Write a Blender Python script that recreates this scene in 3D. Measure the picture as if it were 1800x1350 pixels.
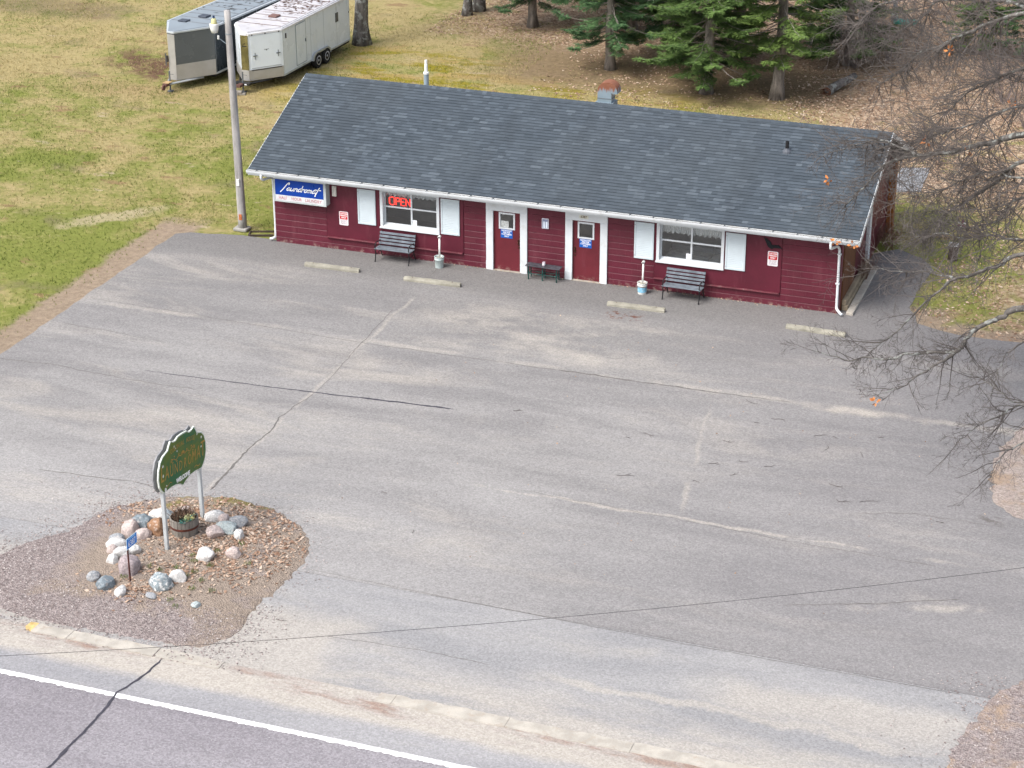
import bpy, bmesh, math, random
import numpy as np
from mathutils import Vector, Matrix, noise as mnoise
random.seed(7); RNG=np.random.default_rng(7)
R=math.radians
for o in list(bpy.data.objects): bpy.data.objects.remove(o)
SC=bpy.context.scene; COL=SC.collection
# ------------------------------------------------------------------ camera
PIT,YAW,ROLL=.4267,-.3467,-.003
fw=Vector((math.sin(YAW)*math.cos(PIT),math.cos(YAW)*math.cos(PIT),-math.sin(PIT)))
rt=Vector((math.cos(YAW),-math.sin(YAW),0)); up=rt.cross(fw)
r2=rt*math.cos(ROLL)+up*math.sin(ROLL); u2=-rt*math.sin(ROLL)+up*math.cos(ROLL)
cd=bpy.data.cameras.new('camera'); cam=bpy.data.objects.new('camera',cd); COL.objects.link(cam)
cam.matrix_world=Matrix(((r2.x,u2.x,-fw.x,29.332),(r2.y,u2.y,-fw.y,-58.2119),(r2.z,u2.z,-fw.z,24.2056),(0,0,0,1)))
cd.sensor_fit='HORIZONTAL'; cd.sensor_width=36; cd.lens=36*3644.463/1800; cd.clip_start=.5; cd.clip_end=1500
SC.camera=cam
# ------------------------------------------------------------------ sky, sun, exposure (bright overcast)
SUN_EL,SUN_AZ=R(52),R(215)            # azimuth clockwise from +y: high, from the front left
wd=bpy.data.worlds.new('World'); SC.world=wd; wd.use_nodes=True
nt=wd.node_tree; bg=nt.nodes['Background']
sk=nt.nodes.new('ShaderNodeTexSky'); sk.sky_type='NISHITA'; sk.sun_disc=False
sk.sun_elevation=SUN_EL; sk.sun_rotation=SUN_AZ; sk.dust_density=4; sk.ozone_density=1; sk.air_density=1
hs=nt.nodes.new('ShaderNodeHueSaturation'); hs.inputs['Saturation'].default_value=.5   # thin white cloud
nt.links.new(sk.outputs[0],hs.inputs['Color']); nt.links.new(hs.outputs[0],bg.inputs['Color'])
bg.inputs['Strength'].default_value=.15
sd=bpy.data.lights.new('sun','SUN'); so=bpy.data.objects.new('sun',sd); COL.objects.link(so)
sd.energy=1.5; sd.angle=R(32); sd.color=(1,.975,.94)
sv=Vector((math.sin(SUN_AZ)*math.cos(SUN_EL),math.cos(SUN_AZ)*math.cos(SUN_EL),math.sin(SUN_EL)))
so.rotation_euler=sv.to_track_quat('Z','Y').to_euler(); so.location=(0,-20,60)
SC.view_settings.view_transform='Standard'; SC.view_settings.look='None'; SC.view_settings.gamma=1
SC.view_settings.use_curve_mapping=False; SC.view_settings.exposure=.87
SC.render.engine='CYCLES'
# ------------------------------------------------------------------ node helper
class NT:
    def __init__(s,name,rough=.8,spec=.3):
        s.m=bpy.data.materials.new(name); s.m.use_nodes=True; s.t=s.m.node_tree
        s.b=s.t.nodes['Principled BSDF']; s.b.inputs['Roughness'].default_value=rough
        s.b.inputs['Specular IOR Level'].default_value=spec
        s.g=s.t.nodes.new('ShaderNodeNewGeometry'); s.pos=s.g.outputs['Position']
    def put(s,sock,v):
        if isinstance(v,bpy.types.NodeSocket): s.t.links.new(v,sock)
        elif isinstance(v,(tuple,list)) and sock.type=='RGBA' and len(v)==3: sock.default_value=(*v,1)
        else: sock.default_value=v
    def node(s,typ,**kw):
        n=s.t.nodes.new(typ)
        for k,v in kw.items(): setattr(n,k,v)
        return n
    def math(s,op,a,b=0,c=0,clamp=False):
        n=s.node('ShaderNodeMath',operation=op,use_clamp=clamp)
        for i,v in enumerate((a,b,c)): s.put(n.inputs[i],v)
        return n.outputs[0]
    def add(s,a,b): return s.math('ADD',a,b)
    def mul(s,a,b): return s.math('MULTIPLY',a,b)
    def sub(s,a,b): return s.math('SUBTRACT',a,b)
    def mx(s,a,b): return s.math('MAXIMUM',a,b)
    def mn(s,a,b): return s.math('MINIMUM',a,b)
    def mapr(s,v,a,b,c=0.,d=1.,smooth=True):
        n=s.node('ShaderNodeMapRange',interpolation_type='SMOOTHSTEP' if smooth else 'LINEAR')
        for i,x in enumerate((v,a,b,c,d)): s.put(n.inputs[i],x)
        return n.outputs[0]
    def noise(s,scale=1,detail=4,rough=.55,dist=0,vec=None,color=False):
        n=s.node('ShaderNodeTexNoise'); s.put(n.inputs['Vector'],vec if vec is not None else s.pos)
        n.inputs['Scale'].default_value=scale; n.inputs['Detail'].default_value=detail
        n.inputs['Roughness'].default_value=rough; n.inputs['Distortion'].default_value=dist
        return n.outputs['Color' if color else 'Fac']
    def vor(s,scale=1,vec=None,out='Distance',feature='F1'):
        n=s.node('ShaderNodeTexVoronoi',feature=feature); s.put(n.inputs['Vector'],vec if vec is not None else s.pos)
        n.inputs['Scale'].default_value=scale; return n.outputs[out]
    def scl(s,v,sc,off=(0,0,0)):
        n=s.node('ShaderNodeMapping'); s.put(n.inputs['Vector'],v); n.inputs['Scale'].default_value=sc; n.inputs['Location'].default_value=off
        return n.outputs[0]
    def xyz(s,v=None):
        n=s.node('ShaderNodeSeparateXYZ'); s.put(n.inputs[0],v if v is not None else s.pos); return n.outputs
    def mix(s,f,a,b,mode='MIX'):
        n=s.node('ShaderNodeMix',data_type='RGBA',blend_type=mode); s.put(n.inputs['Factor'],f)
        s.put(n.inputs[6],a); s.put(n.inputs[7],b); return n.outputs[2]
    def ramp(s,f,stops):
        n=s.node('ShaderNodeValToRGB'); s.put(n.inputs[0],f); e=n.color_ramp.elements
        while len(e)<len(stops): e.new(.5)
        for i,(p,c) in enumerate(stops): e[i].position=p; e[i].color=(*c,1) if len(c)==3 else c
        return n.outputs[0]
    def gray(s,f,a,b):            # brightness factor as colour
        v=s.mapr(f,0,1,a,b,False); n=s.node('ShaderNodeCombineColor')
        for i in range(3): s.put(n.inputs[i],v)
        return n.outputs[0]
    def band(s,v,c,hw,soft):      # 1 inside |v-c|<hw
        return s.mapr(s.math('ABSOLUTE',s.sub(v,c)),hw,hw+soft,1.,0.)
    def rng(s,v,a,b,soft):        # 1 for a<v<b
        return s.mul(s.mapr(v,a-soft,a+soft),s.mapr(v,b-soft,b+soft,1.,0.))
    def rnd(s): return s.node('ShaderNodeObjectInfo').outputs['Random']
    def isl(s): return s.g.outputs['Random Per Island']
    def obj(s): return s.node('ShaderNodeTexCoord').outputs['Object']
    def col(s,c): s.put(s.b.inputs['Base Color'],c); return s
    def bump(s,h,strength=.3,dist=.02):
        n=s.node('ShaderNodeBump'); s.put(n.inputs['Height'],h); n.inputs['Strength'].default_value=strength; n.inputs['Distance'].default_value=dist
        s.t.links.new(n.outputs[0],s.b.inputs['Normal']); return s
    def rough(s,v): s.put(s.b.inputs['Roughness'],v); return s
MATS={}
def mat(name,c,rough=.7,var=.15,scale=3.,spec=.3,bump=.15,fine=40.,metal=0.,grime=None,streak=0):
    """weathered plain material: two noises vary the colour, a third gives fine relief"""
    if name in MATS: return MATS[name]
    s=NT(name,rough,spec); s.b.inputs['Metallic'].default_value=metal
    n1=s.noise(scale,5,.6); v=s.pos
    if streak: v=s.scl(s.pos,(1,1,.12)); n1=s.noise(scale,5,.65,vec=v)
    n2=s.noise(fine,3,.6)
    c1=s.mix(s.mapr(n1,.3,.7),tuple(x*(1-var) for x in c),tuple(min(1,x*(1+var)) for x in c))
    c1=s.mix(1.,c1,s.gray(n2,1-var*.7,1+var*.7),'MULTIPLY')
    if grime: c1=s.mix(s.mul(s.mapr(s.noise(scale*1.7,6,.7,vec=v),.52,.72),grime[1]),c1,grime[0])
    s.col(c1); s.rough(s.mapr(n1,.2,.8,max(.05,rough-.12),min(1,rough+.1)))
    if bump: s.bump(s.add(n2,s.mul(n1,.5)),bump,.01)
    MATS[name]=s.m; return s.m
# ------------------------------------------------------------------ mesh builder
class MB:
    def __init__(s): s.v=[]; s.f=[]
    def add(s,vs,fs,M=None):
        b=len(s.v); s.v+= [tuple(M@Vector(p)) for p in vs] if M is not None else [tuple(p) for p in vs]
        s.f+=[tuple(i+b for i in f) for f in fs]; return s
    def box(s,a,b,M=None):
        x0,y0,z0=a;x1,y1,z1=b
        return s.add([(x0,y0,z0),(x1,y0,z0),(x1,y1,z0),(x0,y1,z0),(x0,y0,z1),(x1,y0,z1),(x1,y1,z1),(x0,y1,z1)],
          [(0,3,2,1),(4,5,6,7),(0,1,5,4),(1,2,6,5),(2,3,7,6),(3,0,4,7)],M)
    def cbox(s,c,d,M=None): return s.box([c[i]-d[i]/2 for i in range(3)],[c[i]+d[i]/2 for i in range(3)],M)
    def tube(s,path,rad,n=8,cap=True):
        P=[Vector(p) for p in path]; m=len(P)
        rr=rad if isinstance(rad,(list,tuple)) else [rad]*m
        up_=Vector((0,0,1)); t0=(P[1]-P[0]).normalized()
        if abs(t0.dot(up_))>.95: up_=Vector((1,0,0))
        u=t0.cross(up_).normalized(); vs=[];fs=[]
        for i in range(m):
            t=(P[min(i+1,m-1)]-P[max(i-1,0)]).normalized()
            u=(u-t*u.dot(t)).normalized(); w=t.cross(u)
            for k in range(n):
                a=2*math.pi*k/n; vs.append(P[i]+(u*math.cos(a)+w*math.sin(a))*rr[i])
        for i in range(m-1):
            for k in range(n):
                k2=(k+1)%n; fs.append((i*n+k,i*n+k2,(i+1)*n+k2,(i+1)*n+k))
        if cap: fs.append(tuple(range(n))[::-1]); fs.append(tuple((m-1)*n+k for k in range(n)))
        return s.add(vs,fs)
    def cyl(s,a,b,r,n=12,r1=None): return s.tube([a,b],[r,r if r1 is None else r1],n)
    def lathe(s,prof,n=16,M=None,cap=True):
        vs=[];fs=[];m=len(prof)
        for r,z in prof:
            for k in range(n): a=2*math.pi*k/n; vs.append((r*math.cos(a),r*math.sin(a),z))
        for i in range(m-1):
            for k in range(n): k2=(k+1)%n; fs.append((i*n+k,i*n+k2,(i+1)*n+k2,(i+1)*n+k))
        if cap: fs.append(tuple(range(n))[::-1]); fs.append(tuple((m-1)*n+k for k in range(n)))
        return s.add(vs,fs,M)
    def prism(s,pts,a,b,axis='y'):      # outline in the two other axes, extruded a..b along axis
        n=len(pts)
        mk={'y':lambda p,d:(p[0],d,p[1]),'x':lambda p,d:(d,p[0],p[1]),'z':lambda p,d:(p[0],p[1],d)}[axis]
        vs=[mk(p,a) for p in pts]+[mk(p,b) for p in pts]
        fs=[tuple(range(n)),tuple(range(2*n-1,n-1,-1))]+[(i,n+i,n+(i+1)%n,(i+1)%n) for i in range(n)]
        return s.add(vs,fs)
    def ribbon(s,path,w,off=0,plane='xz',d=0,th=.006):   # flat stroke of a letter, thickness th
        P=[Vector((p[0],p[1])) for p in path]; L=[];Rr=[]
        for i in range(len(P)):
            t=(P[min(i+1,len(P)-1)]-P[max(i-1,0)]);t=t.normalized() if t.length>1e-9 else Vector((1,0))
            nrm=Vector((-t.y,t.x)); L.append(P[i]+nrm*w/2); Rr.append(P[i]-nrm*w/2)
        mk=(lambda p,dd:(p.x,dd,p.y)) if plane=='xz' else (lambda p,dd:(dd,p.x,p.y))
        m=len(P); vs=[mk(p,d) for p in L]+[mk(p,d) for p in Rr]+[mk(p,d+th) for p in L]+[mk(p,d+th) for p in Rr]
        fs=[]
        for i in range(m-1):
            fs+=[(i,i+1,m+i+1,m+i),(2*m+i,3*m+i,3*m+i+1,2*m+i+1),(i,2*m+i,2*m+i+1,i+1),(m+i,m+i+1,3*m+i+1,3*m+i)]
        return s.add(vs,fs)
    def mesh(s,name,bevel=0,seg=1):
        me=bpy.data.meshes.new(name); me.from_pydata(s.v,[],s.f)
        bm=bmesh.new(); bm.from_mesh(me); bmesh.ops.recalc_face_normals(bm,faces=bm.faces)
        if bevel: bmesh.ops.bevel(bm,geom=bm.edges[:],offset=bevel,segments=seg,affect='EDGES',clamp_overlap=True)
        bm.to_mesh(me); bm.free(); me.update(); return me
    def build(s,name,m,parent=None,bevel=0,smooth=False,seg=1):
        me=s.mesh(name,bevel,seg); me.materials.append(m)
        if smooth: me.polygons.foreach_set('use_smooth',[True]*len(me.polygons))
        return link(name,me,parent)
def link(name,data,parent=None,loc=None):
    o=bpy.data.objects.new(name,data); COL.objects.link(o)
    if parent is not None: o.parent=parent
    if loc is not None: o.location=loc
    return o
def tag(o,label,cat,group=None):
    o['label']=label; o['category']=cat
    if group: o['group']=group
    return o
def thing(name,label,cat,loc=(0,0,0),rz=0,group=None):
    o=link(name,None,None,loc); o.rotation_euler=(0,0,rz); o.empty_display_size=.2; return tag(o,label,cat,group)
def struct(o,kind='structure'): o['kind']=kind; return o
def fastmesh(name,V,F,m,parent=None,smooth=False):   # numpy verts (n,3), faces (k,3) or (k,4)
    V=np.asarray(V,np.float32);F=np.asarray(F,np.int32);k=F.shape[1];me=bpy.data.meshes.new(name)
    me.vertices.add(len(V)); me.vertices.foreach_set('co',V.ravel())
    me.loops.add(F.size); me.loops.foreach_set('vertex_index',F.ravel())
    me.polygons.add(len(F)); me.polygons.foreach_set('loop_start',np.arange(0,F.size,k,dtype=np.int32)); me.polygons.foreach_set('loop_total',np.full(len(F),k,np.int32))
    me.polygons.foreach_set('use_smooth',np.full(len(F),bool(smooth)))
    me.update(calc_edges=True); me.validate(); me.materials.append(m); return link(name,me,parent)
def spline(pts,n=6):            # Catmull-Rom
    P=[Vector(p) for p in pts]; out=[]
    for i in range(len(P)-1):
        a=P[max(i-1,0)];b=P[i];c=P[i+1];d=P[min(i+2,len(P)-1)]
        for k in range(n):
            t=k/n; out.append(.5*((2*b)+(c-a)*t+(2*a-5*b+4*c-d)*t*t+(3*b-a-3*c+d)*t**3))
    out.append(P[-1]); return out
def text(name,body,size,M,m,parent=None,ext=.002,sx=1.,align='CENTER',bold=0.):
    cu=bpy.data.curves.new(name,'FONT'); cu.body=body; cu.size=size; cu.extrude=ext; cu.align_x=align; cu.align_y='CENTER'; cu.resolution_u=2; cu.offset=bold
    t=bpy.data.objects.new(name,cu); COL.objects.link(t); bpy.context.view_layer.update()
    me=bpy.data.meshes.new_from_object(t.evaluated_get(bpy.context.evaluated_depsgraph_get())); bpy.data.objects.remove(t); bpy.data.curves.remove(cu)
    me.transform(M@Matrix.Diagonal((sx,1,1,1))); me.materials.clear(); me.materials.append(m)
    return link(name,me,parent)
FRONT=Matrix(((1,0,0,0),(0,0,-1,0),(0,1,0,0),(0,0,0,1)))     # text lying in xz, read from -y
EAST=Matrix(((0,0,1,0),(1,0,0,0),(0,1,0,0),(0,0,0,1)))       # text lying in yz, read from +x
def at(x,y,z,M=FRONT): return Matrix.Translation((x,y,z))@M
def copy_tree(o,parent=None):
    c=o.copy(); COL.objects.link(c); c.parent=parent
    for ch in list(o.children): copy_tree(ch,c)
    return c
def fbm(x,y,s=1.,z=0.): return mnoise.fractal(Vector((x*s,y*s,z)),1,2,4)
# ================================================================== THE SETTING
SAND=(.39,.357,.315)
def pavement(name,dark,light,sand_amt,extra=None,grain=.16,rough=.9):
    s=NT(name,rough,.25); x,y,z=s.xyz()
    big=s.noise(.16,5,.6,vec=s.scl(s.pos,(.55,1.25,1)))
    mid=s.noise(.75,5,.6,vec=s.scl(s.pos,(.26,1.35,1),(3,9,0)),dist=.5)
    c=s.mix(s.mapr(s.add(s.mul(big,.45),s.mul(mid,.55)),.38,.62),dark,light)
    st=s.noise(.42,7,.66,vec=s.scl(s.pos,(.34,1.25,1),(7,2,0)),dist=.6)
    sm=s.mul(s.mapr(st,.5,.72),sand_amt)
    if extra: c,sm=extra(s,c,sm,x,y)
    c=s.mix(s.mn(sm,.92),c,SAND)
    g1=s.noise(16,5,.75); g2=s.vor(28,out='Color')
    gg=s.node('ShaderNodeSeparateColor'); s.put(gg.inputs[0],g2)
    c=s.mix(1.,c,s.gray(g1,1-grain*2.1,1+grain*2.1),'MULTIPLY')
    c=s.mix(1.,c,s.gray(gg.outputs[0],1-grain,1+grain),'MULTIPLY')
    c=s.mix(s.mapr(s.noise(38,2,.5),.70,.76),c,(.55,.52,.5))      # pale chips of stone
    s.col(c).bump(s.add(g1,s.mul(gg.outputs[0],.4)),.5,.012)
    return s.m
def lot_extra(s,c,sm,x,y):
    j=s.mul(s.sub(s.noise(.7,4,.6),.5),.55); jy=s.add(y,j); jx=s.add(x,j)
    pat=s.mapr(s.noise(.5,4,.6),.38,.62)
    # tyre-polished lanes and dusty stretches between wall and road
    c=s.mix(s.mul(s.mapr(s.add(y,s.mul(s.noise(.5,3),.8)),-2.3,-1.0),.62),c,(.125,.12,.115))   # old strip along the wall, with eave shade painted into its colour
    c=s.mix(s.mul(s.band(jy,-3.6,.5,1.0),.25),c,(.16,.155,.155))
    ln=lambda v,cc,hw,soft,amt,msk: s.mul(s.mul(s.band(v,cc,hw,soft),amt),msk)
    m=ln(jy,-6.7,.03,.2,.5,pat)
    m=s.mx(m,s.mul(ln(jy,-6.75,.06,.35,.8,s.mapr(s.noise(.45,3),.45,.6)),s.mapr(x,15,18)))
    m=s.mx(m,s.mul(ln(jy,-14.35,.015,.09,.6,s.mapr(s.noise(.8,3),.35,.55)),s.rng(x,12.5,24.6,.8)))
    m=s.mx(m,s.mul(ln(jx,6.15,.01,.1,.45,s.mapr(s.noise(.8,3),.3,.5)),s.rng(y,-17,-3.2,.3)))
    m=s.mx(m,s.mul(ln(s.add(jx,s.mul(y,.155)),15.65,.01,.1,.42,s.mapr(s.noise(.8,3),.35,.55)),s.rng(y,-14,-8,.5)))
    m=s.mx(m,s.mul(ln(s.add(jy,s.mul(x,-.32)),-24.4,.03,.25,.55,s.mapr(s.noise(.7,3),.4,.55)),s.rng(x,22.8,27.5,.5)))
    # dust thickens towards the road and the left; the drive beside the oak stays greyer
    w=s.sub(s.noise(.35,4,.6,vec=s.scl(s.pos,(.5,1.2,1),(4,4,0))),.5); gy=s.add(y,s.mul(w,7.)); gx=s.add(x,s.mul(w,9.))
    c=s.mix(s.mul(s.mapr(gy,-10,-3),.5),c,(.17,.163,.159))
    c=s.mix(s.mul(s.mul(s.mapr(gy,-12.5,-19.5),s.mapr(gx,20,11)),.75),c,(.30,.29,.285))
    oil=s.mul(s.mapr(s.vor(.9),.10,.04),s.mul(s.rng(y,-6,-2.4,.4),s.mapr(s.noise(3,4,.7),.45,.6))); c=s.mix(s.mul(oil,.55),c,(.09,.085,.08))
    # dusty tan patches in front of the stops
    pm=s.mul(s.mul(s.rng(y,-6.4,-2.9,.6),s.rng(x,7,15,1.5)),s.mapr(s.noise(.5,6,.7,vec=s.scl(s.pos,(.6,1.2,1))),.4,.72))
    m=s.mx(m,s.mul(pm,.7))
    sm=s.mul(sm,s.mapr(y,-3.2,-1.4,1.,.1))
    # reddish stain beside a stop
    c=s.mix(s.mul(s.mul(s.band(x,12.75,.25,.5),s.band(y,-2.35,.12,.35)),s.mapr(s.noise(5,3),.5,.6)),c,(.13,.06,.045))
    c=s.mix(s.mul(s.mul(s.band(x,25.1,.15,.3),s.band(y,-11.9,.08,.25)),s.mapr(s.noise(4,3),.45,.55)),c,(.10,.085,.07))
    # dusty towards the gravel island and the left half; cleaner, greyer on the right
    c=s.mix(s.mul(s.mapr(x,12,24),.5),c,(.178,.17,.176))
    sm=s.mul(sm,s.mapr(x,6,22,1.15,.55))
    return c,s.mx(sm,m)
def apron_extra(s,c,sm,x,y):
    jy=s.add(y,s.mul(s.sub(s.noise(.5,5,.65),.5),1.5)); jx=s.add(x,s.mul(s.sub(s.noise(.5,5,.6),.5),2.5))
    m=s.mul(s.mapr(jy,-22.0,-24.0),s.mapr(s.noise(.7,5,.65,vec=s.scl(s.pos,(.4,1.3,1))),.35,.6))
    m=s.mx(m,s.mul(s.mul(s.rng(jx,8.5,12.6,.6),s.rng(jy,-24.4,-21.6,.4)),.9))
    m=s.mx(m,s.mul(s.mul(s.mapr(jx,5.2,3.2),s.mapr(jy,-20.2,-21.6)),.8))
    m=s.mx(m,s.mul(s.mul(s.rng(jx,20.5,26,1.),s.band(jy,-21.6,.25,.7)),.8))
    m=s.mx(m,s.mul(s.mul(s.rng(jx,17,25.5,1.),s.band(jy,-22.3,.05,.2)),.8))
    return c,s.mx(sm,s.mul(m,.72))
def shoulder_extra(s,c,sm,x,y):
    jy=s.add(y,s.mul(s.sub(s.noise(.6,5,.65,vec=s.scl(s.pos,(.35,1,1))),.5),.9))
    m=s.mul(s.rng(jy,-25.15,-24.0,.22),.95)
    red=s.mul(s.rng(jy,-24.75,-24.1,.2),s.mapr(s.noise(.9,6,.7,vec=s.scl(s.pos,(.4,1.6,1))),.42,.62))
    c2=c; s._red=red
    sm=s.mx(sm,m); c=s.mix(red,c,(.24,.155,.12))
    return c,s.mul(sm,s.sub(1.,s.mul(red,.8)))
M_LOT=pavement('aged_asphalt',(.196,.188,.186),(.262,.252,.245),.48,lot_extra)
M_APRON=pavement('pale_asphalt',(.240,.238,.243),(.290,.284,.283),.45,apron_extra,.14)
M_SHOULDER=pavement('shoulder_asphalt',(.25,.247,.257),(.30,.295,.30),.3,shoulder_extra,.14)
M_ROAD=pavement('road_asphalt',(.205,.19,.205),(.25,.235,.25),.12,None,.2)
def ground_mat():
    s=NT('lawn_and_litter',.95,.1); x,y,z=s.xyz()
    n1=s.noise(.22,6,.62,dist=.4); n2=s.noise(.9,6,.66,dist=.3); n3=s.noise(4.5,5,.7); n4=s.noise(22,4,.75)
    green=s.mix(n2,(.155,.18,.04),(.225,.24,.062)); straw=s.mix(n2,(.29,.235,.105),(.39,.32,.16))
    k=s.add(s.add(s.mul(n1,.5),s.mul(n2,.32)),s.mul(n3,.18))
    k=s.add(k,s.mapr(y,-4,22,-.045,.06)); k=s.add(k,s.mapr(x,-30,-12,.02,0.))
    c=s.mix(s.mapr(k,.43,.59),green,straw)
    c=s.mix(s.mul(s.mapr(s.noise(.7,5,.6,vec=s.scl(s.pos,(.7,1.3,1),(5,5,0))),.585,.68),.8),c,(.24,.15,.085))     # bare rusty patches
    c=s.mix(s.mul(s.mapr(s.noise(.33,4,.6,vec=s.scl(s.pos,(1,1,1),(15,5,0))),.57,.72),.6),c,(.19,.145,.10))
    c=s.mix(s.mul(s.mapr(s.noise(.8,5,.65,vec=s.scl(s.pos,(.6,1.4,1),(31,12,0))),.62,.7),.75),c,(.42,.35,.24))
    jit=s.mul(s.sub(s.noise(1.3,5,.65),.5),1.6); jx=s.add(x,jit); jy=s.add(y,jit)
    # moss and thin straw behind the building
    mz=s.mul(s.rng(jy,15,24,1.5),s.rng(jx,-8,9,2.))
    c=s.mix(s.mul(mz,s.mapr(s.noise(.6,5,.65,vec=s.scl(s.pos,(.6,1.3,1),(2,1,0))),.47,.58)),c,(.225,.19,.022))
    c=s.mix(s.mul(mz,s.mapr(s.noise(.6,5,.65,vec=s.scl(s.pos,(.6,1.3,1),(9,4,0))),.5,.62)),c,(.34,.25,.10))
    # brown duff below the conifers, leaf litter beyond and to the right
    duff=s.mul(s.rng(jy,20.5,40,1.5),s.mapr(s.add(jx,s.mul(y,.25)),3.,7.))
    c=s.mix(s.mul(duff,.93),c,s.mix(n3,(.135,.098,.06),(.27,.195,.12)))
    lit=s.mx(s.mul(s.mapr(jx,12.5,16),s.mapr(jy,9.5,13)),s.mul(s.mapr(jy,24,29),s.mapr(jx,-7,-2)))
    lit=s.mx(lit,s.mapr(jx,22.5,24.5))
    vc=s.vor(9,vec=s.scl(s.pos,(1,1,1)),out='Color'); gg=s.node('ShaderNodeSeparateColor'); s.put(gg.inputs[0],vc)
    leaf=s.ramp(gg.outputs[0],[(0,(.21,.135,.09)),(.35,(.32,.22,.15)),(.7,(.40,.29,.20)),(1,(.49,.39,.29))])
    c=s.mix(s.mul(lit,s.mapr(n2,.28,.5)),c,leaf)
    # trodden soil beside the lot
    soil=s.mx(s.mul(s.rng(s.add(x,s.mul(s.sub(n2,.5),1.1)),-4.55,-3.0,.22),s.mapr(jy,1.5,.2)), s.mul(s.rng(s.add(jy,0.),-.9,.35,.3),s.mapr(x,20.5,21.3)))
    soil=s.mx(soil,s.mul(s.rng(jx,20.6,22.2,.3),s.rng(jy,-1,1.4,.4)))
    c=s.mix(s.mul(soil,.95),c,s.mix(n3,(.235,.17,.125),(.36,.285,.215)))
    rut=s.mul(s.rng(jx,-16.6,-12.5,.8),s.rng(s.add(jy,s.mul(x,.5)),9.0,11.9,.7))
    c=s.mix(s.mul(s.mul(s.rng(jx,-7.6,-5.2,.5),s.band(s.add(jy,s.mul(x,-.9)),6.1,.35,.5)),.75),c,(.42,.35,.23))
    c=s.mix(s.mul(s.mul(s.rng(jx,-27,-20,1.),s.rng(jy,23.5,26.5,.8)),.6),c,(.15,.115,.075))
    c=s.mix(s.mul(rut,s.mapr(n2,.4,.55)),c,(.13,.075,.05))
    c=s.mix(s.mul(s.mul(s.rng(jx,-16,-8,1.),s.rng(jy,13.2,15.2,.6)),.6),c,(.32,.235,.125))
    c=s.mix(1.,c,s.gray(n4,.55,1.45),'MULTIPLY'); c=s.mix(1.,c,s.gray(n3,.62,1.38),'MULTIPLY')
    s.col(c).bump(s.add(n4,n3),.9,.05); return s.m
M_GROUND=ground_mat()
MB().add([(-300,-260,0),(320,-260,0),(320,420,0),(-300,420,0)],[(0,1,2,3)]).build('ground',M_GROUND); struct(bpy.data.objects['ground'])
def sheet(name,pts,z,m,jag=.05,step=.25,hard=()):   # flat sheet with a crumbled outline
    out=[]; n=len(pts)
    for i in range(n):
        a=Vector(pts[i]);b=Vector(pts[(i+1)%n]);k=max(1,int((b-a).length/step))
        if i in hard: out.append(a); continue
        nr=Vector((-(b-a).y,(b-a).x)).normalized()
        for q in range(k):
            p=a.lerp(b,q/k); d=(fbm(p.x,p.y,1.3,z*50)*.7+fbm(p.x,p.y,5.,3)*.4)*jag
            out.append(p+nr*d)
    bm=bmesh.new(); top=[bm.verts.new((p.x,p.y,z)) for p in out]; f=bm.faces.new(top)
    low=[bm.verts.new((p.x,p.y,-.03)) for p in out]; k=len(out)
    for i in range(k): bm.faces.new((top[i],low[i],low[(i+1)%k],top[(i+1)%k]))
    bmesh.ops.recalc_face_normals(bm,faces=bm.faces); bmesh.ops.triangulate(bm,faces=[f])
    me=bpy.data.meshes.new(name); bm.to_mesh(me); bm.free(); me.materials.append(m); return struct(link(name,me))
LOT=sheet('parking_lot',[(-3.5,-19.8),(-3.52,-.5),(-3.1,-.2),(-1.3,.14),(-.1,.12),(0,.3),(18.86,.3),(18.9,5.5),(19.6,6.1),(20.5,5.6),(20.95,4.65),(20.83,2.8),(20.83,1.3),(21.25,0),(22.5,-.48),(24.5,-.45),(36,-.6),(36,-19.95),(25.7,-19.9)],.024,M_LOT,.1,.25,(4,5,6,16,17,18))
APRON=sheet('driveway_apron',[(-14,-24.05),(-12,-21),(-8,-19.8),(36,-19.95),(36,-24.05)],.020,M_APRON,.05,.3,(2,3,4))
SHOULDER=sheet('road_shoulder',[(-60,-26.0),(-60,-24.0),(60,-24.0),(60,-26.0)],.016,M_SHOULDER,0,2,(0,1,2,3))
ROAD=sheet('road',[(-60,-33.2),(-60,-25.95),(60,-25.95),(60,-33.2)],.012,M_ROAD,0,2,(0,1,2,3))
# white edge line with a ragged road-side edge
def edge_line():
    V=[];F=[];n=1100
    for i in range(n):
        x=-20+50*i/(n-1); V+=[(x,-25.90+random.uniform(-.006,.006),.0215),(x,-26.05+random.uniform(-.028,.02)+.012*fbm(x,0,2),.0215)]
    for i in range(n-1): F.append((2*i,2*i+1,2*i+3,2*i+2))
    o=fastmesh('edge_line',V,F,mat('road_paint',(.74,.74,.73),.7,.1,2,bump=.2,grime=((.4,.38,.36),.6))); return struct(o)
edge_line()
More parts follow.
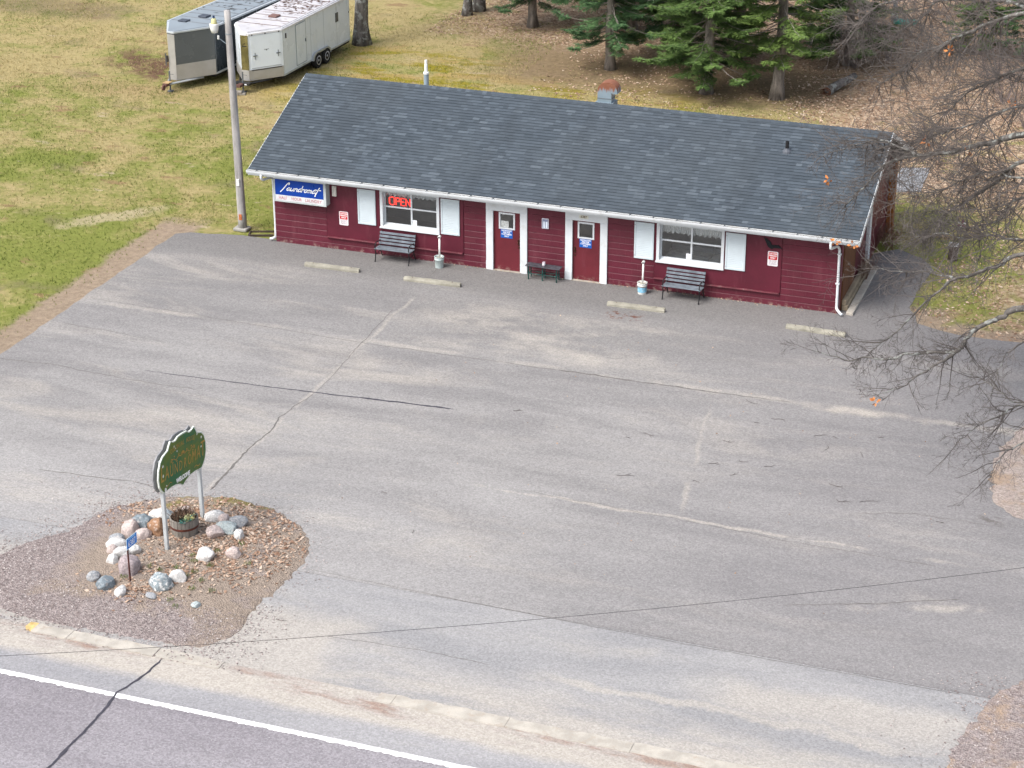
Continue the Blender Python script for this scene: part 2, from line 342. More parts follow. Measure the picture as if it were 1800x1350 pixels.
# concrete kerb, nearly buried
M_KERB=mat('kerb_concrete',(.40,.37,.325),.9,.16,2.5,grime=((.34,.29,.24),.95),bump=.5)
kerb=struct(MB().box((-30,-24.33,-.1),(40,-24.07,.012)).build('kerb',M_KERB))
for x0,x1,h in ((5.65,6.55,.045),(6.56,8.72,.042),(8.735,10.3,.03),(14.0,14.35,.028),(14.36,16.9,.03),(16.91,19.6,.031),(19.61,22.3,.03),(22.31,25,.028)):
    p=[]; n=max(3,int((x1-x0)/.12))
    for i in range(n+1): p.append((x0+(x1-x0)*i/n,-24.0+.06*fbm(x0+i*.12,1,2.5)-(.1*max(0,(i/n-.6)) if x0<9 and x0>8.7 else 0)))
    for i in range(n,-1,-1): p.append((x0+(x1-x0)*i/n,-24.36+.03*fbm(x0+i*.12,5,2.5)+(.12*max(0,(i/n-.6)) if x0<9 and x0>8.7 else 0)))
    MB().prism(p,-.05,h,'z').build('kerb_stone',M_KERB,kerb)
MB().prism([(5.42,-24.2),(5.44,-24.0),(5.645,-23.98),(5.645,-24.33),(5.5,-24.3)],-.05,.04,'z').build('kerb_stone',mat('yellow_kerb_paint',(.52,.36,.14),.8,.25,9,grime=((.42,.375,.31),1.)),kerb)
# cracks and tar lines, slivers lying on the asphalt
M_TAR=mat('crack_filler',(.05,.047,.06),.7,.25,4); M_CRK=mat('open_crack',(.135,.125,.117),.95,.3,6)
def crack(pts,w0,w1,m,parent,z,jag=.04,step=.12,name='crack'):
    P=[];
    for a,b in zip(pts[:-1],pts[1:]):
        a=Vector(a);b=Vector(b);k=max(1,int((b-a).length/step))
        P+=[a.lerp(b,i/k) for i in range(k)]
    P.append(Vector(pts[-1])); V=[];F=[];n=len(P)
    for i,p in enumerate(P):
        t=(P[min(i+1,n-1)]-P[max(0,i-1)]).normalized(); nr=Vector((-t.y,t.x)); q=p+nr*jag*(fbm(p.x,p.y,1.1,7)+.6*fbm(p.x,p.y,4,2))
        w=(w0+(w1-w0)*i/(n-1))*(.55+.9*abs(fbm(p.x,p.y,3,4)))*.5
        if i in(0,n-1): w*=.2
        V+=[(q.x+nr.x*w,q.y+nr.y*w,z),(q.x-nr.x*w,q.y-nr.y*w,z)]
    for i in range(n-1): F.append((2*i,2*i+1,2*i+3,2*i+2))
    return fastmesh(name,V,F,m,parent)
ZL=.0275
crack([(1.0,-10.82),(5.5,-10.62),(8.2,-10.42),(10.3,-10.3)],.03,.1,M_TAR,LOT,ZL,.03)
crack([(6.28,-16.85),(6.1,-15.2),(6.2,-13.2),(6.05,-12.4),(6.3,-10.6)],.075,.03,M_CRK,LOT,ZL,.09)
crack([(6.3,-10.5),(6.1,-7),(5.95,-4.2)],.02,.03,M_CRK,LOT,ZL,.05)
crack([(-3.3,-6.45),(2,-6.7),(6.1,-6.9),(9,-6.88),(12.2,-6.86)],.018,.035,M_CRK,LOT,ZL,.05)
crack([(12.2,-6.86),(14.5,-6.85),(16.7,-6.83),(19,-6.8)],.09,.03,M_CRK,LOT,ZL,.05)
crack([(-3.4,-11.5),(-1.5,-11.3),(1,-11.55),(3.2,-11.5)],.05,.02,M_CRK,LOT,ZL,.08)
crack([(-3.0,-8.5),(-1.4,-8.6),(.6,-8.75)],.03,.015,M_CRK,LOT,ZL,.06)
crack([(1.5,-17.3),(4.2,-17.1),(5.2,-17.2)],.04,.03,M_CRK,LOT,ZL,.05)
crack([(5.9,-.2),(6.0,-.9),(5.95,-1.5)],.04,.02,M_CRK,LOT,ZL,.03)
crack([(13.5,-14.25),(17,-14.35),(20.9,-14.6),(24.2,-14.62)],.018,.03,M_CRK,LOT,ZL,.05)
crack([(22.0,-12.6),(23.3,-12.2),(25.5,-12.15)],.03,.02,M_CRK,LOT,ZL,.08)
crack([(10.2,-19.7),(14,-19.85),(18,-19.95),(22,-19.97),(25.6,-19.97)],.015,.02,M_CRK,LOT,ZL,.02)
crack([(21.2,-17.6),(22.8,-17.0),(25,-16.0)],.03,.04,M_CRK,LOT,ZL,.06)
crack([(11.9,-22.3),(14,-22.15),(15.8,-22.2)],.02,.02,M_CRK,APRON,.0235,.04)
crack([(8.98,-24.4),(8.88,-25.3),(8.72,-25.88),(8.78,-27.3),(8.8,-29.5),(8.7,-33)],.05,.11,M_TAR,ROAD,.0245,.05,name='tar_seam')
# gravel beside the lot
def gravel_mat(name,a,b):
    s=NT(name,.95,.15); vc=s.vor(22,out='Color'); gg=s.node('ShaderNodeSeparateColor'); s.put(gg.inputs[0],vc)
    c=s.mix(gg.outputs[0],a,b); c=s.mix(s.mapr(s.noise(.8,5,.65),.45,.65),c,(.33,.245,.18)); c=s.mix(1.,c,s.gray(s.noise(13,4,.75),.6,1.4),'MULTIPLY')
    s.col(c).bump(s.vor(22),.9,.03); return s.m
M_GRAV=gravel_mat('pink_gravel',(.165,.135,.13),(.325,.28,.268))
sheet('gravel_verge',[(27,-18.8),(26.2,-19.9),(25.8,-21.2),(25.75,-22.7),(25.9,-24.0),(36,-24.0),(36,-18.6)],.034,M_GRAV,.3,.12)
sheet('gravel_patch',[(25.2,-5.4),(24.85,-7.7),(24.8,-9.8),(25.1,-11.0),(25.9,-11.5),(33,-11.3),(33,-5)],.034,gravel_mat('dusty_gravel',(.26,.21,.19),(.42,.36,.32)),.3,.12)
# ---- the island: a low mound of soil
ISL=[(4.0,-19.9),(4.3,-18.5),(5.4,-17.5),(6.8,-17.0),(8.2,-17.2),(9.25,-17.8),(9.85,-18.5),(10.1,-19.3),(10.1,-20.6),(9.9,-21.8),(10.1,-22.9),(9.6,-23.75),(7.5,-23.85),(5.2,-23.9),(3.6,-23.5),(2.9,-22.2),(3.2,-20.9)]
IC=Vector((6.9,-20.3))
def isl_r(a):
    d=Vector((math.cos(a),math.sin(a))); best=0
    for i in range(len(ISL)):
        p=Vector(ISL[i])-IC;q=Vector(ISL[(i+1)%len(ISL)])-IC; e=q-p; den=d.x*e.y-d.y*e.x
        if abs(den)<1e-9: continue
        t=(p.x*e.y-p.y*e.x)/den; u=(p.x*d.y-p.y*d.x)/den
        if t>0 and -1e-6<=u<=1+1e-6: best=max(best,t)
    return best
NA,NR=220,46; IR=[isl_r(2*math.pi*k/NA) for k in range(NA)]
IR=[(IR[k-2]+IR[k-1]+IR[k]+IR[(k+1)%NA]+IR[(k+2)%NA])/5+.13*fbm(k*.4,0,1) for k in range(NA)]
def mound(x,y):
    d=Vector((x,y))-IC; a=math.atan2(d.y,d.x)%(2*math.pi); r=IR[int(a/(2*math.pi)*NA)%NA]; t=min(1,d.length/r)
    return .03+.17*(1-t**2.4)+.018*fbm(x,y,2.2)*(1-t)+.008*fbm(x,y,7)*(1-t**4)
V=[(IC.x,IC.y,mound(IC.x,IC.y))];F=[]
for i in range(1,NR+1):
    for k in range(NA):
        a=2*math.pi*k/NA;rr=IR[k]*(i/NR)**.85;x=IC.x+rr*math.cos(a);y=IC.y+rr*math.sin(a); V.append((x,y,mound(x,y) if i<NR else .0))
for i in range(1,NR):
    for k in range(NA):
        k2=(k+1)%NA; F.append((1+(i-1)*NA+k,1+i*NA+k,1+i*NA+k2,1+(i-1)*NA+k2))
for k in range(NA): F.append((0,1+k,1+(k+1)%NA,1+(k+1)%NA))
def soil_mat():
    s=NT('island_soil',.95,.1); x,y,z=s.xyz(); n=s.noise(1.1,5,.65); n3=s.noise(9,5,.75)
    vc=s.vor(24,out='Color'); gg=s.node('ShaderNodeSeparateColor'); s.put(gg.inputs[0],vc)
    grav=s.mix(gg.outputs[0],(.165,.135,.13),(.325,.28,.268)); soil=s.mix(n3,(.20,.158,.128),(.34,.28,.23))
    jx=s.add(x,s.mul(s.sub(n,.5),2.6)); jy=s.add(y,s.mul(s.sub(n,.5),2.6))
    k=s.mx(s.mapr(jx,5.6,4.4),s.mapr(jy,-22.4,-23.0)); k=s.mul(k,s.mapr(jx,9.4,8.6,.25,1.))
    c=s.mix(k,soil,grav); c=s.mix(s.mul(s.mapr(s.noise(1.6,4,.6),.5,.66),.5),c,grav)
    moss=s.mul(s.mapr(s.add(jy,s.mul(s.math('ABSOLUTE',s.sub(x,5.9)),-.35)),-18.5,-17.6),s.mapr(s.noise(1.4,4),.4,.55))
    c=s.mix(s.mul(moss,.85),c,(.20,.165,.05)); c=s.mix(1.,c,s.gray(n3,.65,1.35),'MULTIPLY')
    s.col(c).bump(s.add(n3,s.vor(24)),.9,.03); return s.m
fc=[f for f in F if len(set(f))==4]; tri=[(0,1+k,1+(k+1)%NA) for k in range(NA)]
ISLAND=MB(); ISLAND.v=V; ISLAND.f=fc+tri; ISLAND=struct(ISLAND.build('gravel_island',soil_mat(),smooth=True))
# concrete pad behind the building
sheet('concrete_pad',[(18.3,11.7),(19.3,12.1),(19.2,14.8),(18.2,14.5)],.03,mat('pad_concrete',(.25,.26,.275),.9,.12,2),.05,.3)
# ================================================================== THE LAUNDROMAT
LEN,DEP=18.86,8.15; YR,ZR=4.075,4.59; YE,ZE=-.58,2.655; XO=.6
WT=2.47                                    # wall top
def red_mat(name,c,lines):
    s=NT(name,.5,.35); n=s.noise(1.1,5,.6); f=s.noise(26,4,.7)
    k=s.mix(s.mapr(n,.3,.7),tuple(x*.86 for x in c),tuple(x*1.14 for x in c))
    v=s.noise(2.5,6,.7,vec=s.scl(s.pos,(1,1,.25))); k=s.mix(s.mul(s.mapr(v,.52,.75),.5),k,(.165,.045,.06))   # chalky fade
    k=s.mix(1.,k,s.gray(f,.9,1.1),'MULTIPLY')
    if lines: k=s.mix(s.mul(s.rnd(),.16),k,(.15,.045,.055))
    x,y,z=s.xyz(); low=s.mul(s.mapr(z,.22,.0),s.mapr(s.noise(6,5,.7),.5,.62)); k=s.mix(s.mul(low,.7),k,(.30,.22,.19))  # splashed dirt, flaking at the foot
    chip=s.mul(s.mapr(s.noise(9,4,.7),.74,.77),.9); k=s.mix(chip,k,(.33,.22,.22))
    s.col(k).bump(f,.25,.01); return s.m
RED=(.098,.0115,.025)
M_RED=red_mat('maroon_block_paint',RED,True); M_PANEL=red_mat('maroon_panel_paint',(.092,.0105,.023),False)
M_JOINT=mat('worn_joint',(.19,.075,.09),.8,.25,6); M_DOOR=red_mat('maroon_door_paint',(.115,.014,.022),False)
M_WHITE=mat('white_trim',(.62,.655,.68),.45,.05,2,grime=((.5,.5,.48),.5),bump=.08)
M_GUT=mat('gutter_white',(.66,.69,.71),.35,.06,1.2,grime=((.48,.47,.44),.55),bump=.05,streak=0)
M_DARK=mat('dark_interior',(.10,.10,.10),.8,.1)
B=thing('laundromat_building','long low maroon block laundromat with grey shingle gable roof and white trim','building')
doors=(7.69,10.345); DW,DHH=.914,2.03
wins=((3.84,5.81),(13.13,15.19)); WZ0,WZ1=1.06,2.26
# front wall behind the blocks, with openings left free
fwall=MB(); xs=[0]
ops=[(wins[0][0],wins[0][1],WZ0,WZ1),(doors[0],doors[0]+DW,0,DHH),(doors[1],doors[1]+DW,0,DHH),(wins[1][0],wins[1][1],WZ0,WZ1)]
px=0.
for a,b,z0,z1 in ops:
    fwall.box((px,.014,0),(a,.2,WT))
    if z0>0: fwall.box((a,.014,0),(b,.2,z0))
    fwall.box((a,.014,z1),(b,.2,WT)); px=b
fwall.box((px,.014,0),(LEN,.2,WT)); FW=fwall.build('front_wall',M_JOINT,B)
# painted block courses, each block a piece
ctop=.2; blk={}
def block(x0,x1,z0,z1,parent):
    key=(round(x1-x0,3),round(z1-z0,3))
    if key not in blk:
        hh=z1-z0-.011; b=MB().prism([(.007,0),(.03,0),(.03,hh),(.009,hh),(0,hh-.011),(0,.006)],0,x1-x0-.0022,'x'); me=b.mesh('block'); me.materials.append(M_RED); blk[key]=me
    o=link('block',blk[key],parent,(x0+.0015,-.004+random.uniform(-.0016,.0016),z0+.0055)); return o
def courses(x0,x1,z0,z1):
    z=z0;i=int(round(z0/.206))
    while z<z1-.05:
        h=min(.206,z1-z); x=x0; off=.203 if i%2 else 0
        first=True
        while x<x1-.01:
            nx=min(x1,x+(.406 if not(first and off) else .203)); 
            if x1-nx<.1: nx=x1
            block(x,nx,z,z+h,FW); x=nx; first=False
        z+=h;i+=1
P0,P1,P2,P3=1.88,6.66,13.02,17.02
courses(0,P0,0,WT-.005); courses(P1,7.46,0,WT-.005); courses(8.84,10.1,0,WT-.005); courses(11.47,P2,0,WT-.005); courses(P3,LEN,0,WT-.005)
courses(P0,P1,0,.412); courses(P2,P3,0,.412)
# smooth panels round the windows with their ledges
for a,b,(w0,w1) in ((P0,P1,wins[0]),(P2,P3,wins[1])):
    p=MB(); y0,y1=-.022,.013
    p.box((a,y0,.46),(b,y1,WZ0)).box((a,y0,WZ0),(w0,y1,WZ1)).box((w1,y0,WZ0),(b,y1,WZ1)).box((a,y0,WZ1),(b,y1,WT-.005)); p.build('panel',M_PANEL,FW)
    l=MB().box((a+.01,-.105,.425),(b-.01,.012,.458)); l.build('ledge',mat('ledge_paint',(.13,.03,.042),.55,.3,3,grime=((.25,.17,.16),.6)),FW,.006)
    MB().box((a+.01,-.06,.385),(b-.01,-.007,.424)).build('ledge_batten',M_PANEL,FW)
    for e in (a-.012,b+.002): MB().box((e,-.03,.0+.47),(e+.01,-.003,WT-.02)).build('batten',M_PANEL,FW)
# other walls
M_WOOD=mat('stained_wood',(.13,.055,.025),.7,.3,2.,grime=((.07,.03,.02),.6),streak=1)
sw=MB(); sw.box((0,.2,0),(.2,DEP,WT)).box((0.2,DEP-.2,0),(LEN,DEP,WT)); sw.build('rear_wall',M_RED,B)
g=MB(); gab=[(.2,0),(DEP,0),(DEP,WT),(YR,4.40),(.2,2.62)]
g.prism(gab,LEN-.19,LEN-.002,'x'); g.build('gable_wall',M_RED,B)
MB().prism([(.22,WT),(DEP-.02,WT),(YR,4.40)],.02,.18,'x').build('gable_wall',M_RED,B)
MB().box((LEN-.001,.25,.0),(LEN+.03,2.1,2.42)).build('side_panel',M_WOOD,B)
for i in range(9): MB().box((LEN+.03,.27+i*.205,.35),(LEN+.045,.46+i*.205,2.4)).build('board',M_WOOD,B)
MB().box((LEN+.002,4.02,.0),(LEN+.11,4.30,3.95)).build('corner_post',M_WHITE,B,.008)
for i in range(10): MB().box((LEN+.002,4.5+i*.34,.0),(LEN+.025,4.5+i*.34+.33,2.75+.05*max(0,3-i)),).build('board',M_RED,B)
MB().box((LEN+.03,7.55,.0),(LEN+.25,7.9,2.55)).build('wood_post',mat('orange_wood',(.24,.085,.02),.6,.35,2.,streak=1),B,.01)
MB().box((LEN+.046,1.75,1.95),(LEN+.2,2.15,2.25)).build('wall_lamp',mat('navy_metal',(.02,.03,.06),.4),B,.02)
MB().box((.2,.2,-.02),(LEN-.2,DEP-.2,.05)).build('interior_floor',mat('lino',(.42,.41,.38),.5,.1),B)
MB().box((.2,3.4,.05),(LEN-.2,3.5,2.44)).build('interior_wall',mat('plaster',(.70,.69,.64),.8,.06),B)
MB().box((.2,.2,2.44),(LEN-.2,3.4,2.465)).build('interior_ceiling',mat('plaster',(.42,.40,.36)),B)
# --- doors
M_GLASS=NT('window_glass',.02,.5); 
gs=M_GLASS; gs.b.inputs['Base Color'].default_value=(.75,.8,.82,1); gs.b.inputs['Transmission Weight'].default_value=0
tr=gs.node('ShaderNodeBsdfTransparent'); gl=gs.node('ShaderNodeBsdfGlossy'); gl.inputs['Roughness'].default_value=.02
fr=gs.node('ShaderNodeFresnel'); fr.inputs['IOR'].default_value=1.5; mxs=gs.node('ShaderNodeMixShader')
tr.inputs[0].default_value=(.90,.92,.93,1)
gs.t.links.new(gs.mapr(fr.outputs[0],0,1,.06,1.,False),mxs.inputs[0]); gs.t.links.new(tr.outputs[0],mxs.inputs[1]); gs.t.links.new(gl.outputs[0],mxs.inputs[2])
gs.t.links.new(mxs.outputs[0],gs.t.nodes['Material Output'].inputs['Surface']); M_GLASS=gs.m
M_HINGE=mat('worn_bronze',(.08,.03,.02),.4,.3,metal=.6)
for di,x0 in enumerate(doors):
    x1=x0+DW; W0,W1=(.205,.69) if di==0 else (.185,.67)
    fr=MB().box((x0-.235,-.055,0),(x0,.012,2.032)).box((x1,-.055,0),(x1+.235,.012,2.032)); fr.box((x0-.235,-.055,2.034),(x1+.235,.012,2.31))
    D=fr.build('door_frame',M_WHITE,B,.004)
    for xa,xb in((x0-.24,x0-.002),(x1+.002,x1+.24)): MB().box((xa,-.064,.0),(xb,-.0551,.31)).build('plinth',M_WHITE,D,.003)
    MB().box((x0-.25,-.07,2.312),(x1+.25,.012,2.345)).build('drip_cap',M_WHITE,D,.004)
    a,b,c,d=x0+W0,x0+W1,1.455,1.95
    lf=MB().box((x0+.004,.03,.02),(a,.075,2.026)).box((b,.03,.02),(x1-.004,.075,2.026)).box((a,.03,.02),(b,.075,c)).box((a,.03,d),(b,.075,2.026))
    leaf=lf.build('door',M_DOOR,B)
    tr_=MB()
    for q in ((a-.03,c-.03,b+.03,c+.025),(a-.03,d-.025,b+.03,d+.03),(a-.03,c+.0251,a+.025,d-.0251),(b-.025,c+.0251,b+.03,d-.0251)): tr_.box((q[0],.012,q[1]),(q[2],.03,q[3]))
    tr_.build('window_trim',M_WHITE,leaf,.004)
    MB().box((a+.02,.045,c+.02),(b-.02,.05,d-.02)).build('pane',M_GLASS,leaf)
    hx=x1-.07 if di==0 else x0+.07
    MB().box((hx-.03,.018,.93),(hx+.03,.03,1.13)).build('lock_plate',M_HINGE,leaf,.004)
    MB().tube([(hx,.02,1.08),(hx,-.05,1.07),(hx,-.055,.99),(hx,.02,.97)],.011,8).build('handle',M_HINGE,leaf,smooth=True)
    MB().cyl((hx,.03,.86),(hx,.0,.86),.028,12).build('lock',M_HINGE,leaf)
    for hz in(.25,1.0,1.8):
        e=x0+.005 if di==0 else x1-.005; MB().cyl((e,.02,hz-.06),(e,.02,hz+.06),.014,8).build('hinge',M_HINGE,leaf)
    MB().box((x0-.0,-.09,.0),(x1,.1,.035)).build('threshold',mat('sill_concrete',(.36,.33,.28),.9,.15),D,.005)
    MB().box((x0-.02,.2,.0),(x0+.0,.6,2.1)).build('jamb',M_DARK,D)
# --- windows
M_CURT=mat('net_curtain',(.80,.80,.78),.9,.08,5); M_SILL=M_WHITE
for wi,(a,b) in enumerate(wins):
    z0,z1=WZ0,WZ1; W=MB(); t=.05
    W.box((a-.045,-.05,z0-.05),(a+t,.02,z1+.045)).box((b-t,-.05,z0-.05),(b+.045,.02,z1+.045)).box((a+t+.0005,-.05,z1-.03),(b-t-.0005,.02,z1+.045))
    W.box((a+.001,.0201,z0+.0005),(a+t,.13,z1-.0005)).box((b-t,.0201,z0+.0005),(b-.001,.13,z1-.0005)).box((a+t+.0005,.0201,z1-.03),(b-t-.0005,.13,z1-.0005))
    wo=W.build('window',M_WHITE,B,.003)
    sl=MB().add([(a-.06,-.085,z0-.06),(b+.06,-.085,z0-.06),(b+.06,-.085,z0-.02),(a-.06,-.085,z0-.02),(a-.06,.02,z0-.06),(b+.06,.02,z0-.06)],[(0,1,2,3)])
    sl=MB().prism([(-.09,z0-.06),(-.09,z0-.025),(.128,z0+.06),(.128,z0-.06)],a+.0,b-.0,'x'); sl.build('sill',M_WHITE,wo,.003)
    MB().box((a-.06,-.095,z0-.075),(b+.06,-.0505,z0-.028)).build('sill_nose',M_WHITE,wo,.004)
    mxx=a+t+(b-a-2*t)*.5; zm=z0+.065+(z1-z0-.1)*.5
    sash=MB(); sash.box((a+t,.131,z0+.0),(a+t+.035,.165,z1-.0)).box((b-t-.035,.131,z0),(b-t,.165,z1)).box((a+t+.036,.131,z1-.065),(b-t-.036,.165,z1)).box((a+t+.036,.131,z0),(b-t-.036,.165,z0+.065)); sash.build('sash',M_WHITE,wo)
    MB().box((mxx-.028,.125,z0+.066),(mxx+.028,.17,z1-.066)).build('mullion',M_WHITE,wo,.003)
    for (u0,u1) in ((a+t+.036,mxx-.029),(mxx+.029,b-t-.036)):
        MB().box((u0,.126,zm-.024),(u1,.168,zm+.024)).build('muntin',M_WHITE,wo,.003)
        MB().box((u0,.145,z0+.066),(u1,.149,zm-.025)).build('pane',M_GLASS,wo); MB().box((u0,.145,zm+.025),(u1,.149,z1-.066)).build('pane',M_GLASS,wo)
    # pleated valance
    V=[];F=[];n=150
    for i in range(n+1):
        x=a+.02+(b-a-.04)*i/n; y=.22+.028*math.sin(i*1.15)+.012*math.sin(i*.37); lo=z1-(.34 if wi else .22)-.03*math.sin(i*.5)-.02*random.random()
        V+=[(x,.22+.01*math.sin(i*1.15),z1+.06),(x,y,z1-.16),(x,y+.006*math.sin(i*2.1),lo)]
    for i in range(n):
        for k in (0,1): F.append((3*i+k,3*i+k+1,3*i+4+k,3*i+3+k))
    fastmesh('curtain',V,F,M_CURT,wo,True)
    # folded paper card taped low on the glass
    cx=mxx+.1 if wi==0 else mxx-.09
    card=MB().box((cx-.075,.136,z0+.04),(cx+.075,.139,z0+.25)).build('paper_notice',mat('white_paper',(.75,.77,.8),.8,.03),None); tag(card,('white paper taped in the window that has the neon sign' if wi==0 else 'white paper taped low in the window with the net curtain'),'notice')
    # louvred shutters
    for (s0,s1) in (((a-.83,a-.2),(b+.10,b+.74)) if wi==0 else ((a-.76,a-.13),(b+.09,b+.72))):
        y0,y1=-.06,-.0235; sh=MB(); za,zb=1.03,2.23; st=.055
        sh.box((s0,y0,za),(s0+st,y1,zb)).box((s1-st,y0,za),(s1,y1,zb)).box((s0+st+.0004,y0,za),(s1-st-.0004,y1,za+st)).box((s0+st+.0004,y0,zb-st),(s1-st-.0004,y1,zb)).box((s0+st+.0004,-.032,za+st),(s1-st-.0004,-.0235,zb-st))
        so_=sh.build('shutter',mat('shutter_white',(.53,.60,.635),.45,.04,2,bump=.05),B,.003)
        nl=19; hh=(zb-za-2*st)/nl; lm=MB().prism([(-.057,0),(-.054,-.006),(-.033,hh*.78),(-.036,hh*.9)],s0+st+.001,s1-st-.001,'x').mesh('louvre'); lm.materials.append(MATS['shutter_white'])
        for k in range(nl): link('louvre',lm,so_,(0,0,za+st+k*hh+.002))
        for zz in (za+.1,zb-.1): MB().cyl((s0+.028,-.0605,zz),(s0+.028,-.066,zz),.012,8).build('screw',mat('screw_grey',(.2,.2,.2),.5),so_)
# --- roof
SL=math.atan2(ZR-ZE,YR-YE); SLEN=math.hypot(ZR-ZE,YR-YE); cs,sn=math.cos(SL),math.sin(SL)
def shingle_mat():
    s=NT('asphalt_shingle',.9,.2); r=s.math('FRACT',s.add(s.isl(),s.mul(s.rnd(),7.31)))
    c=s.ramp(r,[(0,(.050,.063,.077)),(.35,(.058,.072,.088)),(.78,(.066,.082,.100)),(.9,(.077,.095,.115)),(1,(.097,.117,.138))])
    w=s.noise(.5,4,.6,vec=s.scl(s.pos,(.7,.7,.7))); c=s.mix(s.mul(s.mapr(w,.35,.7),.4),c,(.075,.088,.10)); w2=s.noise(1.2,4,.6,vec=s.scl(s.pos,(1,.12,.12))); c=s.mix(s.mul(s.mapr(w2,.5,.7),.35),c,(.045,.054,.064))
    g=s.noise(60,3,.7); c=s.mix(1.,c,s.gray(g,.8,1.2),'MULTIPLY')
    s.col(c).bump(g,.4,.01); return s.m
M_SH=shingle_mat()
rd=MB()
for sgn in (0,1):
    pr=[(YE+.02,ZE-.02),(YR,ZR-.02),(YR,ZR-.16),(YE+.02,ZE-.16)]
    if sgn: pr=[(2*YR-p[0],p[1]) for p in pr]
    rd.prism(pr,-XO+.005,LEN+XO-.005,'x')
ROOF=rd.build('roof',mat('roof_deck',(.07,.077,.086),.9,.15),B)
EXP=.1425; ncs=int(SLEN/EXP)+1; bigV=[];bigF=[]; smesh={}; nind=0
for ci in range(ncs):
    x=-XO-random.uniform(0,.2); v0=ci*EXP
    while x<LEN+XO:
        w=random.choice((.14,.18,.22,.26,.31,.36)); xa=max(x,-XO+random.uniform(-.004,.004)); xb=min(x+w,LEN+XO+random.uniform(-.004,.004)); x+=w
        if xb-xa<.03: continue
        L=min(EXP+.05,SLEN-v0+.0); th=random.choice((.014,.016,.018))
        # local frame: along x, up the slope (v), normal (n)
        pts=[(xa,v0,th+.012),(xb,v0,th+.012),(xb,v0+L,.003),(xa,v0+L,.003),(xa,v0,.0),(xb,v0,.0),(xb,v0+L,-.005),(xa,v0+L,-.005)]
        fs=[(0,1,2,3),(4,5,1,0),(5,6,2,1),(7,4,0,3)]
        if ci<5 and nind<300 and xb-xa>.12:
            k=(round(xb-xa,2),th)
            if k not in smesh:
                m_=MB(); q=[(p[0]-xa,p[1]-v0,p[2]) for p in pts]; m_.add(q,fs+[(6,5,4,7)]); me=m_.mesh('shingle'); me.materials.append(M_SH); smesh[k]=me
            o=link('shingle',smesh[k],ROOF); o.matrix_local=Matrix(((1,0,0,xa),(0,cs,-sn,YE+v0*cs),(0,sn,cs,ZE+v0*sn),(0,0,0,1))); nind+=1
        else:
            b0=len(bigV)
            for p in pts: bigV.append((p[0],YE+p[1]*cs-p[2]*sn,ZE+p[1]*sn+p[2]*cs))
            bigF+=[tuple(i+b0 for i in f) for f in fs]
o=fastmesh('shingle_field',bigV,bigF,M_SH,ROOF); o['kind']='stuff'
rc=MB()
for i in range(int((LEN+2*XO)/.15)):
    xa=-XO+i*.15; xb=min(xa+.21,LEN+XO)
    for sg in (-1,1):
        rc.add([(xa,YR,ZR+.035),(xb,YR,ZR+.022),(xb,YR+sg*.15*cs,ZR+.022-.15*sn),(xa,YR+sg*.15*cs,ZR+.035-.15*sn),(xa,YR,ZR+.0),(xa,YR+sg*.15*cs,ZR-.15*sn)],[(0,1,2,3),(0,3,5,4)])
o=rc.build('ridge_cap',M_SH,ROOF); o['kind']='stuff'
MB().add([(-XO,2*YR-YE,ZE+.004),(LEN+XO,2*YR-YE,ZE+.004),(LEN+XO,YR,ZR+.004),(-XO,YR,ZR+.004)],[(0,1,2,3)]).build('rear_slope',M_SH,ROOF)
# rake boards, fascia, soffit
for xx in (-XO-.02,LEN+XO-.002):
    for sg in (0,1):
        pr=[(YE,ZE+.006),(YR,ZR+.006),(YR,ZR-.20),(YE,ZE-.20)]
        if sg: pr=[(2*YR-p[0],p[1]) for p in pr]
        MB().prism(pr,xx,xx+.022,'x').build('rake_board',M_WHITE,ROOF)
MB().box((-XO,YE+.0,ZE-.19),(LEN+XO,YE+.022,ZE-.005)).build('fascia',M_WHITE,ROOF)
MB().box((-XO+.03,YE+.023,WT+.002),(LEN+XO-.03,.0,WT+.016)).build('soffit',mat('soffit',(.5,.5,.5),.7),ROOF)
MB().box((-XO+.03,DEP,WT+.002),(LEN+XO-.03,2*YR-YE-.02,WT+.016)).build('soffit',MATS['soffit'],ROOF)
# gutter (open trough)
gp=[(YE-.004,ZE+.0),(YE-.004,ZE-.11),(YE-.075,ZE-.115),(YE-.105,ZE-.06),(YE-.115,ZE+.0),(YE-.125,ZE+.0),(YE-.112,ZE-.065),(YE-.08,ZE-.123),(YE+.0,ZE-.118)]
GUT=MB(); n=len(gp); vs=[(x,p[0],p[1]) for x in(-XO-.03,LEN+XO+.03) for p in gp]
GUT.add(vs,[(i,n+i,n+(i+1)%n,(i+1)%n) for i in range(n)]); GUT=GUT.build('gutter',M_GUT,B)
for xx in(-XO-.03,LEN+XO+.024): MB().prism([(YE-.002,ZE-.001),(YE-.002,ZE-.112),(YE-.08,ZE-.121),(YE-.122,ZE-.001)],xx,xx+.006,'x').build('end_cap',M_GUT,GUT)
hm=MB().box((0,YE-.128,ZE-.004),(.03,YE+.02,ZE+.006)).mesh('hanger'); hm.materials.append(mat('hanger_dark',(.09,.10,.11),.6))
for i in range(27): link('hanger',hm,GUT,(-.3+i*.745,0,0))
MB().box((-XO,YE-.1,ZE-.03),(LEN+XO,YE-.01,ZE-.025)).build('gutter_debris',mat('debris',(.09,.07,.05),.95,.4,8),GUT)
def dspout(path,name='downspout'):
    return MB().tube(spline(path,4),.042,10).build(name,M_GUT,GUT,smooth=True)
dspout([(18.62,YE-.06,ZE-.12),(18.62,YE-.06,ZE-.27),(18.63,YE+.02,ZE-.36),(18.72,-.16,ZE-.42),(18.78,-.075,ZE-.52),(18.79,-.07,2.0)])
dspout([(18.79,-.07,2.0),(18.80,-.07,1.2),(18.81,-.07,.35),(18.83,-.1,.2),(18.95,-.2,.12),(19.02,-.26,.10)])
